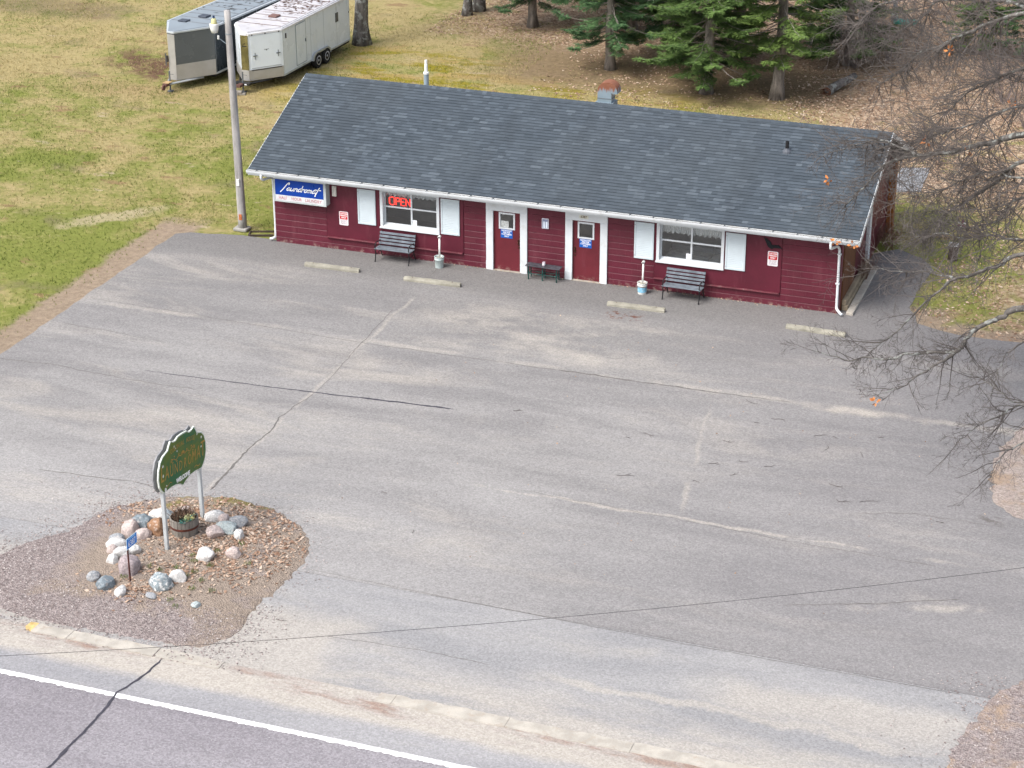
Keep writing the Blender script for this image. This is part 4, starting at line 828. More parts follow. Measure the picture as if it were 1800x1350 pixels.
def rock_mat(k):
    s=NT('stone_'+k,.85,.25); c=RC[k]; n=s.noise(5,6,.7,vec=s.obj()); n2=s.noise(40,4,.7)
    k1=s.mix(s.mapr(n,.35,.65),tuple(x*.72 for x in c),tuple(min(.8,x*1.2) for x in c)); k1=s.mix(s.mul(s.mapr(s.noise(2.5,4,.6,vec=s.obj()),.55,.66),.55),k1,(.46,.41,.38))
    if k=='b2': k1=s.mix(s.mapr(s.noise(3.2,3,.5,vec=s.obj()),.56,.6),k1,(.62,.62,.61))
    k1=s.mix(1.,k1,s.gray(n2,.72,1.28),'MULTIPLY'); s.col(k1).bump(s.add(n,s.mul(n2,.5)),.5,.03); return s.m
RM={k:rock_mat(k) for k in RC}
WHERE={3:'behind the left sign post',4:'beside the left sign post',11:'behind the blue address sign',12:'at the gravel edge of the ring',13:'touching a grey boulder at the gravel edge',14:'in front of the address post',15:'in front of the stone ring',16:'beside the quartz-patched boulder',17:'half buried in the soil before the quartz-patched boulder',18:'alone in the soil between barrel and open leaves',19:'alone in the leaf litter right of the barrel',20:'beside the right sign post',22:'at the outer end of the cluster by the right post',23:'in the cluster by the right sign post',25:'at the end of the cluster below the right post',26:'behind the barrel planter',28:'between barrel and right sign post',29:'half buried at the outer edge of the leaf litter',0:'in the ring left of the left sign post',1:'standing upright right behind the blue address plate',2:'low beside the orange-brown boulder',5:'topmost of the pile beyond the address plate',6:'long and tilted, resting against a grey one',7:'squeezed between two pale boulders at the ring edge',8:'long, leaning on the large purplish boulder',9:'rounded, just above the large purplish boulder',10:'small and cleanest white, beside the large purplish boulder',21:'wedged between pale and grey ones by the right sign post',24:'at the front of the cluster by the right sign post',27:'behind the left sign post near the barrel'}
for i,(x,y,rw,rh,k) in enumerate(ROCKS):
    bm=bmesh.new(); bmesh.ops.create_icosphere(bm,subdivisions=4,radius=1); sd_=i*3.7; rough_=.32 if k in('o','b2') else .2
    dy=random.uniform(.75,1.05); cuts=[(Vector((random.gauss(0,1),random.gauss(0,1),random.gauss(0,.6))).normalized(),random.uniform(.62,.86)) for _ in range(7 if k in('o','b2','v') else 4)]
    for v in bm.verts:
        p=v.co.copy(); d=1+rough_*fbm(p.x+sd_,p.y,1.1,p.z)+.04*fbm(p.x*4+sd_,p.y*4,1,p.z*4); q=p*d
        for n_,c_ in cuts:
            e=q.dot(n_)-c_
            if e>0: q-=n_*e*.85
        v.co=q
    me=bpy.data.meshes.new('boulder'); bm.to_mesh(me); bm.free(); me.polygons.foreach_set('use_smooth',[True]*len(me.polygons)); me.materials.append(RM[k])
    o=link('boulder',me); o.scale=(rw*1.22,rw*dy*1.15,rh*1.28); o.rotation_euler=(random.uniform(-.15,.15),random.uniform(-.15,.15),random.uniform(0,6.28)); o.location=(x,y,mound(x,y)+rh*.4)
    w_=WHERE.get(i); tag(o,RL[k]+(' '+w_ if w_ else ' in the ring of stones below the address sign'),'rock','stones of the island ring')
BR=thing('barrel_planter','weathered half barrel planter with rusty hoop among the stones','planter',(6.86,-19.33,mound(6.86,-19.33)-.03)); BR.scale=(1.15,1.15,1.15)
M_STV=mat('barrel_wood',(.235,.215,.19),.9,.3,5,grime=((.12,.11,.1),.6),streak=1,bump=.6)
for k in range(22):
    a=2*math.pi*k/22; st=MB(); pr=[(.262,0),(.287,.15),(.300,.30),(.298,.42)]; w=.0395
    vs=[];
    for r_,z_ in pr: vs+=[(r_,-w*r_/.3,z_),(r_,w*r_/.3,z_),(r_-.025,w*r_/.3,z_),(r_-.025,-w*r_/.3,z_)]
    fs=[]
    for q in range(3):
        for j in range(4): fs.append((q*4+j,q*4+(j+1)%4,q*4+4+(j+1)%4,q*4+4+j))
    fs+=[(0,1,2,3),(12,13,14,15)]; st.add(vs,fs,Matrix.Rotation(a,4,'Z')).build('stave',M_STV,BR,.003)
MB().lathe([(.293,.20),(.299,.25),(.305,.25),(.299,.20)],32,cap=False).build('hoop',mat('rust_hoop',(.10,.03,.02),.8,.3,8),BR); MB().lathe([(.001,.33),(.285,.35)],24).build('soil',mat('bed_soil',(.08,.06,.045)),BR)
def fronds(n,rad,h,spread,w):
    V=[];F=[]
    for i in range(n):
        a=random.uniform(0,6.283); r_=rad*math.sqrt(random.random()); b=Vector((r_*math.cos(a),r_*math.sin(a),0)); d=Vector((random.gauss(0,spread),random.gauss(0,spread),h*random.uniform(.5,1)))
        sdv=Vector((-d.y,d.x,0)); sdv=sdv.normalized()*w if sdv.length>1e-6 else Vector((w,0,0)); m_=b+d*.6+Vector((0,0,.03)); e=b+d
        k=len(V); V+=[tuple(b),tuple(m_-sdv),tuple(e),tuple(m_+sdv)]; F.append((k,k+1,k+2,k+3))
    return V,F
dp=thing('dead_plants','tangle of dry brown dead stalks filling the half barrel','plant',(6.86,-19.33,mound(6.86,-19.33)+.3)); V,F=fronds(420,.25,.34,.12,.008); fastmesh('stalks',V,F,mat('dry_stalk',(.12,.075,.05),.9,.5,9),dp)
fl=thing('barrel_flowers','pale teal and cream artificial flowers in the half barrel','flowers',(6.95,-19.48,mound(6.86,-19.33)+.36)); V,F=fronds(40,.12,.16,.10,.045); fastmesh('leaves',V,F,mat('teal_leaf',(.16,.45,.42),.6,.4,9),fl); V,F=fronds(40,.09,.2,.09,.04); V=[(a+.1,b+.04,c) for a,b,c in V]; fastmesh('petals',V,F,mat('cream_petal',(.62,.62,.36),.6,.4,9),fl)
# ================================================================== TRAILERS
def wheel(parent,x,y,side):
    M=Matrix.Translation((x,y,.34))@Matrix.Rotation(R(90),4,'Y')
    w=MB().lathe([(.2,-.1),(.31,-.11),(.335,-.08),(.335,.08),(.31,.11),(.2,.1)],26,M).build('wheel',mat('tyre',(.015,.015,.016),.85,.2,9),parent)
    MB().lathe([(.19,.09*side),(.2,.112*side),(.14,.095*side),(.12,.06*side),(.06,.06*side),(.05,.10*side),(.001,.105*side)],20,M,False).build('rim',mat('wheel_rim',(.6,.6,.64),.35,.1,metal=.3),w,smooth=True)
    hl=MB()
    for k in range(5): a=k*2*math.pi/5; hl.lathe([(.018,.0),(.018,.01)],8,M@Matrix.Translation((.1*math.cos(a),.1*math.sin(a),.062*side)))
    hl.build('lug',mat('lug_dark',(.1,.1,.1),.5),w)
def trailer(label,loc,rz,hw,vd,L,z0,z1,kind):
    t=thing('cargo_trailer',label,'trailer',loc,rz); white=kind=='white'
    Mb=mat('trailer_white',(.71,.765,.81),.3,.03,.8,grime=((.58,.62,.64),.3),bump=.03) if white else mat('trailer_charcoal',(.022,.030,.038),.25,.1,.8,bump=.02)
    Mv=Mb if white else mat('trailer_grey',(.10,.11,.115),.25,.08,.8,bump=.02)
    Mr=mat('trailer_roof_white',(.47,.46,.48),.5,.08,1.2,grime=((.16,.11,.09),.85)) if white else mat('trailer_roof_grey',(.21,.245,.275),.5,.08,1.,grime=((.2,.22,.24),.4))
    Md=mat('diamond_plate',(.42,.41,.395),.4,.06,3,metal=.35,bump=.2); Mc=mat('chrome_nose',(.30,.265,.14),.2,.25,2,metal=.8) if white else Md
    # plan outline; local y runs to the rear, nose at origin
    nose=.16; pl=[(nose,0),(hw,vd),(hw,L),(-hw,L),(-hw,vd),(-nose,0)]
    body=MB().prism(pl,z0,z1,'z').build('body',Mb,t)
    if not white:
        # separate lighter skin on the angled front faces
        for sg in (1,-1):
            q=[(sg*(nose+.004),-.006),(sg*(hw+.003),vd-.006),(sg*(hw+.003)+sg*.008,vd-.012),(sg*(nose+.012),-.014)]
            MB().prism(q,z0+.62,z1-.02,'z').build('front_panel',Mv,body)
    for sg in (1,-1):     # stone guard low on the vee
        q=[(sg*(nose+.004),-.008),(sg*(hw+.006),vd-.006),(sg*(hw+.016),vd-.014),(sg*(nose+.014),-.018)]
        MB().prism(q,z0-.02,z0+(.62 if not white else .42),'z').build('stone_guard',Md,body)
    MB().box((-nose-.01,-.03,z0-.02),(nose+.01,-.0005,z1-.05)).build('nose_plate',Mc,body,.004)
    MB().box((-nose-.012,-.036,z0-.02),(nose+.012,-.0305,z0+.42)).build('nose_guard',Md,body)
    dv=Vector((hw-nose,vd)).normalized(); vl=math.hypot(hw-nose,vd)
    # roof: lip and slightly domed skin
    lip=.05; rp=[(a*(1+lip/hw*.7),b+(-.05 if b==0 else (0 if b<L else .03))) for a,b in pl]
    MB().prism(rp,z1-(.10 if white else 0),z1+.07,'z').build('roof_rail',mat('rail_white',(.66,.66,.68),.4,.1) if white else mat('rail_alu',(.5,.54,.57),.35,.06,metal=.3),t,.05 if white else .006,seg=3)
    top=[(a*.93,b*.985+.04) for a,b in pl]; rf=MB(); rf.prism(top,z1+.0705,z1+.095,'z'); RO=rf.build('roof',Mr,t,.01)
    nrib=9
    for k in range(nrib):
        yy=vd+.1+(L-vd-.3)*k/(nrib-1); MB().box((-hw*.9,yy,z1+.0955),(hw*.9,yy+.05,z1+.105)).build('roof_seam',mat('seam_grey',(.16,.17,.18),.6) if not white else mat('seam_rust',(.16,.12,.10),.7,.2),RO)
    MB().box((-.2,L*.33,z1+.096),(.2,L*.33+.4,z1+.17)).build('roof_vent',mat('vent_dark',(.05,.06,.08),.5) if not white else mat('vent_brown',(.14,.08,.07),.7,.3),RO,.02)
    if not white: MB().box((-hw*.35-.2,1.4,z1+.096),(-hw*.35+.2,1.75,z1+.15)).build('roof_hatch',MATS['vent_dark'],RO,.01)
    # side seams, rub rails
    for sg in (1,-1):
        for k in range(6):
            yy=vd+.05+(L-vd-.1)*k/5; MB().box((sg*hw-.003 if sg>0 else -hw-.004,yy,z0+.06),(sg*hw+.004 if sg>0 else -hw+.003,yy+.012,z1-.005)).build('panel_seam',mat('seam_dark',(.35,.38,.4) if white else (.012,.015,.02),.5),body)
        MB().box((sg*hw-.01 if sg>0 else -hw-.018,vd,z0-.03),(sg*hw+.018 if sg>0 else -hw+.01,L,z0+.045)).build('rub_rail',mat('rail_alu',(.5,.54,.57),.35,.06,metal=.3),body)
    MB().box((-hw+.05,vd,z0-.14),(hw-.05,L,z0-.031)).build('chassis',mat('chassis_black',(.02,.02,.02),.6),t)
    if white:
        # ramp door on the right vee face
        fx=lambda u,o=0.:(nose+dv.x*u+dv.y*o, dv.y*u-dv.x*o)
        def vq(u0,u1,o0,o1): a=fx(u0,o0);b=fx(u1,o0);c=fx(u1,o1);d=fx(u0,o1); return [a,b,c,d]
        dr=MB().prism(vq(.12,vl-.1,.003,.02),z0+.43,z1-.08,'z').build('ramp_door',Mb,body,.003)
        MB().prism(vq(.12,vl-.1,.021,.026),z0+.47,z0+.50,'z').build('lower_seal',mat('seam_dark',(.35,.38,.4)),dr); MB().prism(vq(.14,vl-.12,.019,.03),z0+.06,z0+.36,'z').build('kick_plate',Md,body); MB().prism(vq(.1,vl-.08,.02,.034),z0+.385,z0+.41,'z').build('door_gap',mat('chassis_black',(.02,.02,.02)),body)
        for u in (.28,vl-.22): MB().prism(vq(u-.09,u+.09,.021,.05),z0+.98,z0+1.01,'z').build('bar_lock',mat('lock_grey',(.16,.18,.2),.4,metal=.5),dr); MB().prism(vq(u-.012,u+.012,.021,.04),z0+.85,z0+1.12,'z').build('lock_bar',MATS['lock_grey'],dr)
        for u in (.18,vl*.5,vl-.16): MB().prism(vq(u-.025,u+.025,.0,.035),z1-.07,z1-.02,'z').build('marker_light',mat('marker_dark',(.03,.02,.03),.4),body)
        text('emblem','R',.14,Matrix.Translation((*fx(vl*.52,.023),z0+1.22))@Matrix.Rotation(math.atan2(dv.y,dv.x),4,'Z')@FRONT,mat('emblem_grey',(.2,.21,.23),.4),dr,.001) if False else None
        em=MB(); 
        for sx in(-1,1): em.prism([fx(vl*.52+sx*.0,.0225),fx(vl*.52+sx*.11,.0225),fx(vl*.52+sx*.11,.0235),fx(vl*.52,.0235)],z0+1.2+.0,z0+1.222,'z')
        em.prism(vq(vl*.52-.03,vl*.52+.03,.0237,.0247),z0+1.16,z0+1.2,'z'); em.build('emblem',mat('emblem_grey',(.2,.21,.23),.4),dr)
        lg=MB()
        for k,(zz,a,b) in enumerate(((1.52,-.02,.05),(1.49,-.07,.02),(1.42,-.10,.11),(1.395,-.09,.10))): lg.box((a,-.034,z0+zz),(b,-.0305,z0+zz+.02))
        lg.build('emblem',mat('emblem_black',(.02,.02,.02),.5),body)
        # side door, window, vents on right
        x=hw; d0=2.35; dd=MB().box((x+.001,d0,z0+.12),(x+.014,d0+.85,z1-.12)).build('side_door',Mb,body,.003)
        for q in ((d0-.02,z0+.10,d0,z1-.1),(d0+.85,z0+.10,d0+.87,z1-.1),(d0+.0005,z1-.118,d0+.8495,z1-.1),(d0+.0005,z0+.10,d0+.8495,z0+.118)): MB().box((x+.001,q[0],q[1]),(x+.018,q[2],q[3])).build('door_trim',mat('door_trim_grey',(.25,.28,.31),.5),body)
        MB().box((x+.015,d0+.78,z0+.95),(x+.05,d0+.83,z0+1.08)).build('latch',mat('lock_grey',(.16,.18,.2)),dd); MB().box((x+.001,.25+vd,z1-.42),(x+.03,.31+vd,z1-.22)).build('marker_light',mat('marker_dark',(.03,.02,.03)),body)
        MB().box((x+.001,L-1.35,z1-.85),(x+.02,L-1.1,z1-.45)).build('side_window',mat('side_glass',(.08,.09,.10),.15),body); MB().box((x+.001,L-.1,z0+1.2),(x+.02,L-.06,z0+1.26)).build('marker_light',MATS['marker_dark'],body)
    # axle group
    ya=L*.56
    for sg in (1,-1):
        fa=[(ya-.45+.9*.5*(1-math.cos(math.pi*i/10))*1.0+(-.2 if i==0 else (.2+.42 if i==10 else .21)),0) for i in range(11)]
        arch=[(ya-.42,z0-.04),(ya-.36,z0+.16),(ya-.18,z0+.27),(ya+.98,z0+.27),(ya+1.14,z0+.16),(ya+1.2,z0-.04),(ya+1.14,z0-.04),(ya+1.06,z0+.12),(ya+.94,z0+.2),(ya-.14,z0+.2),(ya-.28,z0+.12),(ya-.36,z0-.04)]
        MB().prism(arch,sg*hw+(.0185 if sg>0 else -.10),sg*hw+(.10 if sg>0 else -.0185),'x').build('fender',mat('fender_alu',(.4,.42,.43),.35,.1,metal=.4),body)
        MB().prism([(ya-.33,z0-.03),(ya-.13,z0+.195),(ya+.93,z0+.195),(ya+1.11,z0-.03)],sg*hw+(.0182 if sg>0 else -.0202),sg*hw+(.0202 if sg>0 else -.0182),'x').build('wheel_well',mat('chassis_black',(.02,.02,.02)),body)
        for k in (0,1): wheel(t,sg*(hw+.015),ya+k*.78,sg)
    # tongue, coupler and jack
    for sg in (1,-1): MB().tube([(sg*.75,vd*.72,z0-.09),(0.03*sg,-.5,z0-.09)],.05,4).build('tongue',mat('tongue_grey',(.33,.35,.36),.5,.1) if not white else mat('chassis_black',(.02,.02,.02)),t)
    MB().box((-.09,-.72,z0-.14),(.09,-.42,z0-.02)).build('coupler',mat('coupler_rust',(.12,.06,.05),.8,.3),t,.01); MB().cyl((0.0,-.3,.05),(0.0,-.3,z0+.42),.035,10).build('jack',mat('jack_dark',(.12,.13,.14),.5),t); MB().cyl((0,-.3,z0+.3),(.2,-.3,z0+.3),.012,6).build('jack_handle',MATS['jack_dark'],t); MB().box((-.1,-.4,0.0),(.1,-.2,.05)).build('jack_foot',mat('jack_dark',(.12,.13,.14)),t)
    if not white:
        MB().box((-.14,-.62,z0-.019),(.14,-.36,z0+.01)).build('wood_block',mat('new_wood',(.40,.28,.14),.8),t); wl=MB().lathe([(.03,-.03),(.11,-.03),(.11,.03),(.03,.03)],14,Matrix.Translation((.0,-.78,z0-.16))@Matrix.Rotation(R(90),4,'Y')); wl.build('jockey_wheel',mat('coupler_rust',(.12,.06,.05)),t)
        MB().box((-nose-.12,-.10,z0+.72),(-nose-.02,-.03,z0+.98)).build('battery_box',mat('box_dark',(.06,.05,.05),.6),body); MB().cyl((-nose-.06,-.16,z0+.6),(-nose-.06,-.16,z0+1.1),.02,8).build('crank',mat('lock_grey',(.16,.18,.2)),body)
    else:
        MB().box((-.35,-.42,z0-.1),(.35,-.12,z0-.02)).build('tongue_plate',mat('chassis_black',(.02,.02,.02)),t)
        for a in(-.1,.14): MB().box((a,-.43,z0-.085),(a+.1,-.421,z0-.035)).build('plate_tag',mat('tag_white',(.7,.72,.75),.4),t)
    return t
trailer('white enclosed cargo trailer with angled nose and ramp door','(',0,1,1,1,.4,1,'white') if False else None
TW=trailer('white vee-nosed enclosed cargo trailer with tandem wheels on the lawn',(-8.86,15.62,0),R(-2.6),1.10,1.2,7.3,.44,2.36,'white')
TG=trailer('charcoal grey vee-nosed enclosed cargo trailer beside the white one',(-11.72,14.75,0),R(-5.5),1.12,1.45,7.0,.44,2.36,'grey')
for T_,m_,n_ in ((TW,mat('roof_litter_brown',(.10,.06,.05),.95,.4,9,bump=0),260),(TG,mat('roof_litter_dark',(.06,.065,.07),.95,.4,9,bump=0),90)):
    q=MB()
    for i in range(n_):
        yy=3.2+4.0*random.random()**.7; xx=random.uniform(-.95,.95); a=random.uniform(0,6.28); l=random.uniform(.05,.16); w=random.uniform(.02,.05); c_,s_=math.cos(a),math.sin(a)
        q.add([(xx-c_*l,yy-s_*l,2.459),(xx+s_*w,yy-c_*w,2.468),(xx+c_*l,yy+s_*l,2.459),(xx-s_*w,yy+c_*w,2.468)],[(0,1,2,3)])
    q.build('roof_litter',m_,T_)['kind']='stuff'
wb=thing('wood_blocks','small stack of grey wood blocks below the white trailer tongue','blocks',(-8.95,14.9,0),R(15))
for k,(a,b,z) in enumerate(((-.25,-.1,0),(.05,-.05,0),(-.1,-.08,.09))): MB().box((a,b,z),(a+.3,b+.18,z+.085)).build('block',mat('grey_block',(.26,.24,.21),.9,.2),wb,.006)
# ================================================================== TREES
def bark(name,c,lichen=.0):
    s=NT(name,.95,.1); n=s.noise(3,6,.7,vec=s.scl(s.pos,(1.6,1.6,.35))); f=s.noise(20,4,.7)
    k=s.mix(s.mapr(n,.35,.65),tuple(x*.55 for x in c),tuple(x*1.3 for x in c))
    if lichen: k=s.mix(s.mul(s.mapr(s.noise(4.5,4,.6),.52,.6),lichen),k,(.34,.36,.34))
    s.col(s.mix(1.,k,s.gray(f,.7,1.3),'MULTIPLY')).bump(s.add(n,f),.8,.03); return s.m
M_BARK=bark('conifer_bark',(.24,.215,.19)); M_OAK=bark('oak_bark',(.13,.12,.112),.6); M_TWIG=mat('bare_twig',(.10,.088,.083),.9,.3,5,bump=0)
def needle_mat(name,a,b):
    s=NT(name,.7,.2); r=s.isl(); n=s.noise(.9,3,.6)
    c=s.mix(r,a,b); c=s.mix(s.mul(s.mapr(n,.4,.65),.5),c,tuple(x*1.5 for x in b)); s.col(c)
    s.b.inputs['Subsurface Weight'].default_value=0; return s.m
M_ND=[needle_mat('spruce_needles',(.038,.078,.024),(.11,.175,.048)),needle_mat('fir_needles',(.05,.096,.024),(.14,.205,.052)),needle_mat('pine_needles',(.034,.082,.036),(.09,.165,.064))]
def conifer(seed,h,base,spread,dead,mi):
    """trunk mesh, needle mesh, bare inner twig mesh for one conifer"""
    rg=random.Random(seed); tr=MB(); k=16
    tr.tube([(.05*math.sin(i*.7+seed),.05*math.cos(i*.9),h*i/k) for i in range(k+1)],[max(.015,(.21+.09*(i==0))*(1-i/k)**.8*h/11) for i in range(k+1)],10)
    tw=MB(); V=[];F=[]; z=base; wh=0
    while z<h*.97:
        t=(z-base)/(h-base); nb=rg.randint(5,7)
        Lm=spread*(1-t)**.75*(.62+.38*min(1,t*5+.35))
        for b in range(nb):
            az=2*math.pi*(b+.5*wh)/nb+rg.uniform(-.35,.35); L=Lm*rg.uniform(.6,1.15)
            if L<.15: continue
            droop=-.18-.25*(1-t)+rg.uniform(-.1,.12); d=Vector((math.cos(az),math.sin(az),0)); pts=[]
            n=max(4,int(L/.3))
            for i in range(n+1):
                u=i/n; pts.append(Vector((0,0,z))+d*L*u+Vector((0,0,L*(droop*u+.28*u*u*u)))+Vector((rg.gauss(0,.015),rg.gauss(0,.015),rg.gauss(0,.015))))
            tw.tube(pts,[.022*(1-i/n)+.004 for i in range(n+1)],3,False)
            bare=rg.random()<dead and z<base+2.2
            side=Vector((-d.y,d.x,0)); start=.25 if not bare else .7
            for i in range(int(L/.075)):
                u=start+(1-start)*i/max(1,int(L/.075)); j=min(n-1,int(u*n)); p=pts[j].lerp(pts[j+1],u*n-j)
                for sg in (-1,1):
                    if rg.random()<.08: continue
                    l2=(.16+.62*(1-u))*min(1,L/2.2)*rg.uniform(.55,1.15); dd=(d*.65+side*sg*rg.uniform(.6,1.1)+Vector((0,0,rg.uniform(-.42,.12)))).normalized()
                    m_=max(2,int(l2/.05))
                    for q in range(m_):
                        c=p+dd*l2*(q+.5)/m_+Vector((0,0,-.05*(q/m_)**2)); ln=rg.uniform(.11,.2); 
                        for s2 in (-1,1):
                            nd=(dd*.8+side*sg*-.2+Vector((-dd.y,dd.x,0))*s2*rg.uniform(.4,.9)+Vector((0,0,rg.uniform(-.25,.3)))).normalized()
                            w=Vector((nd.y,-nd.x,rg.uniform(-.4,.4))).normalized()*.025; a=len(V)
                            V+=[tuple(c-w),tuple(c+w),tuple(c+nd*ln)]; F.append((a,a+1,a+2))
        z+=rg.uniform(.26,.46)*(1+.25*t); wh+=1
    tm=tr.mesh('trunk'); tm.materials.append(M_BARK); tm.polygons.foreach_set('use_smooth',[True]*len(tm.polygons))
    bmsh=tw.mesh('branches'); bmsh.materials.append(M_BARK)
    nm_=np.array(V,np.float32)
    return tm,bmsh,(nm_,np.array(F,np.int32),M_ND[mi])
kinds=[conifer(1,11.5,1.5,3.2,.4,0),conifer(2,12.5,2.1,3.0,.5,1),conifer(3,10.5,1.4,2.7,.4,2)]
nmesh=[]
for tm,bm_,(V,F,m) in kinds:
    o=fastmesh('needles',V,F,m); nmesh.append(o.data); bpy.data.objects.remove(o)
CON=[(4.27,23.5,2,1.0,10,'blue-green spruce at the lawn edge, foliage almost to the ground'),(9.04,21.4,0,1.05,80,'dense green spruce directly behind the roof duct'),(11.92,21.7,1,1.05,200,'tall conifer with bare lower trunk nearest the fallen log'),
 (6.5,25.6,0,1.1,150,'dark spruce in the second row of the conifer clump'),(-1.1,29.0,2,1.05,40,'green conifer at the lawn side of the clump, beyond the twin trunks'),(3.2,30,0,1.1,260,'dark spruce in the back of the clump behind the blue-green one'),(8.9,27.5,1,1.1,300,'green conifer in the second row behind the roof duct spruce'),
 (13.6,27.5,0,.9,20,'dark spruce behind the fallen log'),(12.2,32,2,1.1,120,'blue-green spruce deep in the wood behind the grey brush'),(18.6,31,0,.55,10,'small dark spruce among the grey brush'),(20.6,30.5,2,.6,90,'small blue-green spruce among the grey brush'),(20.8,36,1,.8,190,'green conifer behind the grey brush'),(.8,34.5,2,1.05,230,'blue-green spruce far back on the lawn side')]
for x,y,k,sc_,rz,lab in CON:
    t=thing('conifer_tree',lab,'tree',(x,y,-.03),R(rz),'conifers behind the building'); t.scale=(sc_,)*3
    link('trunk',kinds[k][0],t); link('branches',kinds[k][1],t)['kind']='stuff'; link('crown',nmesh[k],t)['kind']='stuff'
def branchy(rg,mb,p,d,L,r,depth,droop=.0,curl=.35,n3=3,kids=(4,6)):
    """recursive bare branch: wandering tapered tube with side shoots"""
    n=max(3,int(L/.22)); pts=[p.copy()]; q=p.copy(); dd=d.copy()
    for i in range(n):
        dd=(dd+Vector((rg.gauss(0,curl),rg.gauss(0,curl),rg.gauss(0,curl)-droop))*.32).normalized(); q=q+dd*L/n; pts.append(q.copy())
    mb.tube(pts,[max(.0035,r*(1-.85*i/n)) for i in range(n+1)],n3 if r<.03 else 6,False)
    if depth<=0: return
    for k in range(rg.randint(*kids)):
        u=rg.uniform(.2,.97); j=min(n-1,int(u*n)); b=pts[j].lerp(pts[j+1],u*n-j); t_=(pts[j+1]-pts[j]).normalized()
        a=Vector((rg.gauss(0,1),rg.gauss(0,1),rg.gauss(0,.8))); a=(a-t_*a.dot(t_)).normalized()
        branchy(rg,mb,b,(t_*rg.uniform(.5,1.)+a*rg.uniform(.6,1.1)).normalized(),L*rg.uniform(.35,.62)*(1.1-.5*u),max(.004,r*(1-.8*u)*.6),depth-1,droop,curl,n3,kids)
def bare_tree(name,label,x,y,h,r,seed,lean=(0,0),fork=None):
    rg=random.Random(seed); t=thing(name,label,'tree',(x,y,0)); tr=MB(); n=16
    pts=[Vector((lean[0]*i/n+.06*math.sin(i*.8+seed),lean[1]*i/n+.06*math.cos(i*.6),h*.55*i/n-.05)) for i in range(n+1)]
    tr.tube(pts,[r*(1.45 if i==0 else 1.15 if i==1 else 1-.45*i/n) for i in range(n+1)],14).build('trunk',M_OAK,t,smooth=True)
    tw=MB()
    for k in range(9):
        j=rg.randint(8,n); a=k*2.4+rg.uniform(-.4,.4); branchy(rg,tw,pts[j],Vector((math.cos(a),math.sin(a),rg.uniform(.4,1.3))).normalized(),h*rg.uniform(.3,.5),r*.42,3,-.02,.3,3,(4,6))
    tw.build('crown',M_OAK,t); return t
bare_tree('oak_tree','grey bare oak trunk standing right behind the white trailer',-7.25,23.75,15,.33,4)
bare_tree('maple_tree','slim bare trunk of the pair near the leaf litter, paler one',-4.66,30.0,13,.2,5); bpy.data.objects['maple_tree']['label']='slimmer front trunk of the pair of bare trees behind the lawn'
bare_tree('maple_tree','thicker rear trunk of the pair of bare trees behind the lawn',-4.5,30.95,14,.27,6)
# ---- the bare oak whose limbs hang over the lot
LIMBS={
'A':[(24.38,-9.0,11.95),(22.85,-7.2,10.89),(22.1,-5.4,10.07),(21.25,-3.6,9.33),(20.48,-1.8,8.31),(19.52,0.0,7.16)],
'B':[(24.66,-9.0,9.0),(23.88,-8.29,8.53),(23.15,-7.57,8.05),(22.4,-6.86,7.63),(21.7,-6.14,7.28),(20.85,-5.43,6.69),(20.15,-4.71,5.72),(19.57,-4.0,4.84)],
'b':[(21.72,-6.3,7.33),(20.8,-5.2,7.24),(19.7,-4.1,6.71),(18.57,-3.0,5.92)],
'C':[(24.73,-9.0,8.34),(24.08,-8.0,7.48),(23.42,-7.0,6.64),(22.78,-6.0,5.89),(22.08,-5.0,4.96),(21.48,-4.0,4.1)],
'D':[(24.77,-8.5,7.25),(24.13,-7.62,6.31),(23.55,-6.75,5.74),(22.96,-5.88,5.32),(22.18,-5.0,4.69)],
'E':[(24.96,-9.0,5.97),(24.39,-9.08,5.65),(23.85,-9.17,5.36),(23.38,-9.25,5.2),(22.82,-9.33,4.66),(22.0,-9.42,3.54),(21.5,-9.5,3.1)],
'e':[(23.36,-9.1,5.14),(22.67,-8.07,4.82),(21.79,-7.03,4.36),(20.72,-6.0,3.97)],
'F':[(25.14,-9.5,4.75),(24.57,-9.55,4.45),(24.03,-9.6,4.04),(23.83,-9.65,3.79),(23.69,-9.7,3.53),(23.44,-9.75,3.39),(22.55,-9.8,3.25),(22.03,-9.85,3.05),(21.35,-9.9,3.02),(20.99,-9.95,2.91),(20.06,-10.0,3.05)],
'f':[(23.71,-9.8,3.57),(23.38,-10.23,3.33),(22.93,-10.65,3.14),(22.57,-11.07,2.93),(22.08,-11.5,2.79)],
'P':[(25.51,-11.0,2.9),(24.86,-10.67,3.0),(24.22,-10.33,3.11),(23.5,-10.0,3.2)],
'G':[(25.53,-11.2,2.95),(25.12,-11.97,2.98),(24.55,-12.73,2.8),(24.33,-13.5,2.83)],
'H':[(25.73,-12.5,2.55),(25.35,-13.4,2.56),(25.2,-14.3,2.4)],
'I':[(21.81,-4.0,10.87),(21.05,-2.67,10.06),(20.32,-1.33,9.24),(19.75,0.0,8.53)],
'J':[(20.33,-4.0,10.69),(19.49,-2.5,9.82),(18.86,-1.0,8.88)],
'K':[(24.41,-8.0,10.34),(23.62,-6.75,9.64),(22.8,-5.5,8.85),(22.1,-4.25,7.88),(21.52,-3.0,6.82)],
'N':[(24.5,-8.5,9.55),(23.2,-7.2,8.6),(22.0,-5.8,7.7),(21.1,-4.6,7.05),(20.3,-3.6,6.6)],'O':[(24.8,-8.8,7.85),(23.9,-8.2,7.75),(23.2,-7.6,7.25),(22.4,-7.0,6.65),(21.7,-6.4,6.3)],'Q':[(24.9,-8.6,6.2),(24.0,-8.1,6.05),(23.4,-7.5,5.65),(22.7,-7.0,5.55),(22.0,-6.4,5.1)],
'M':[(25.31,-10.5,4.28),(24.88,-11.0,3.82),(24.8,-11.5,3.27)]}
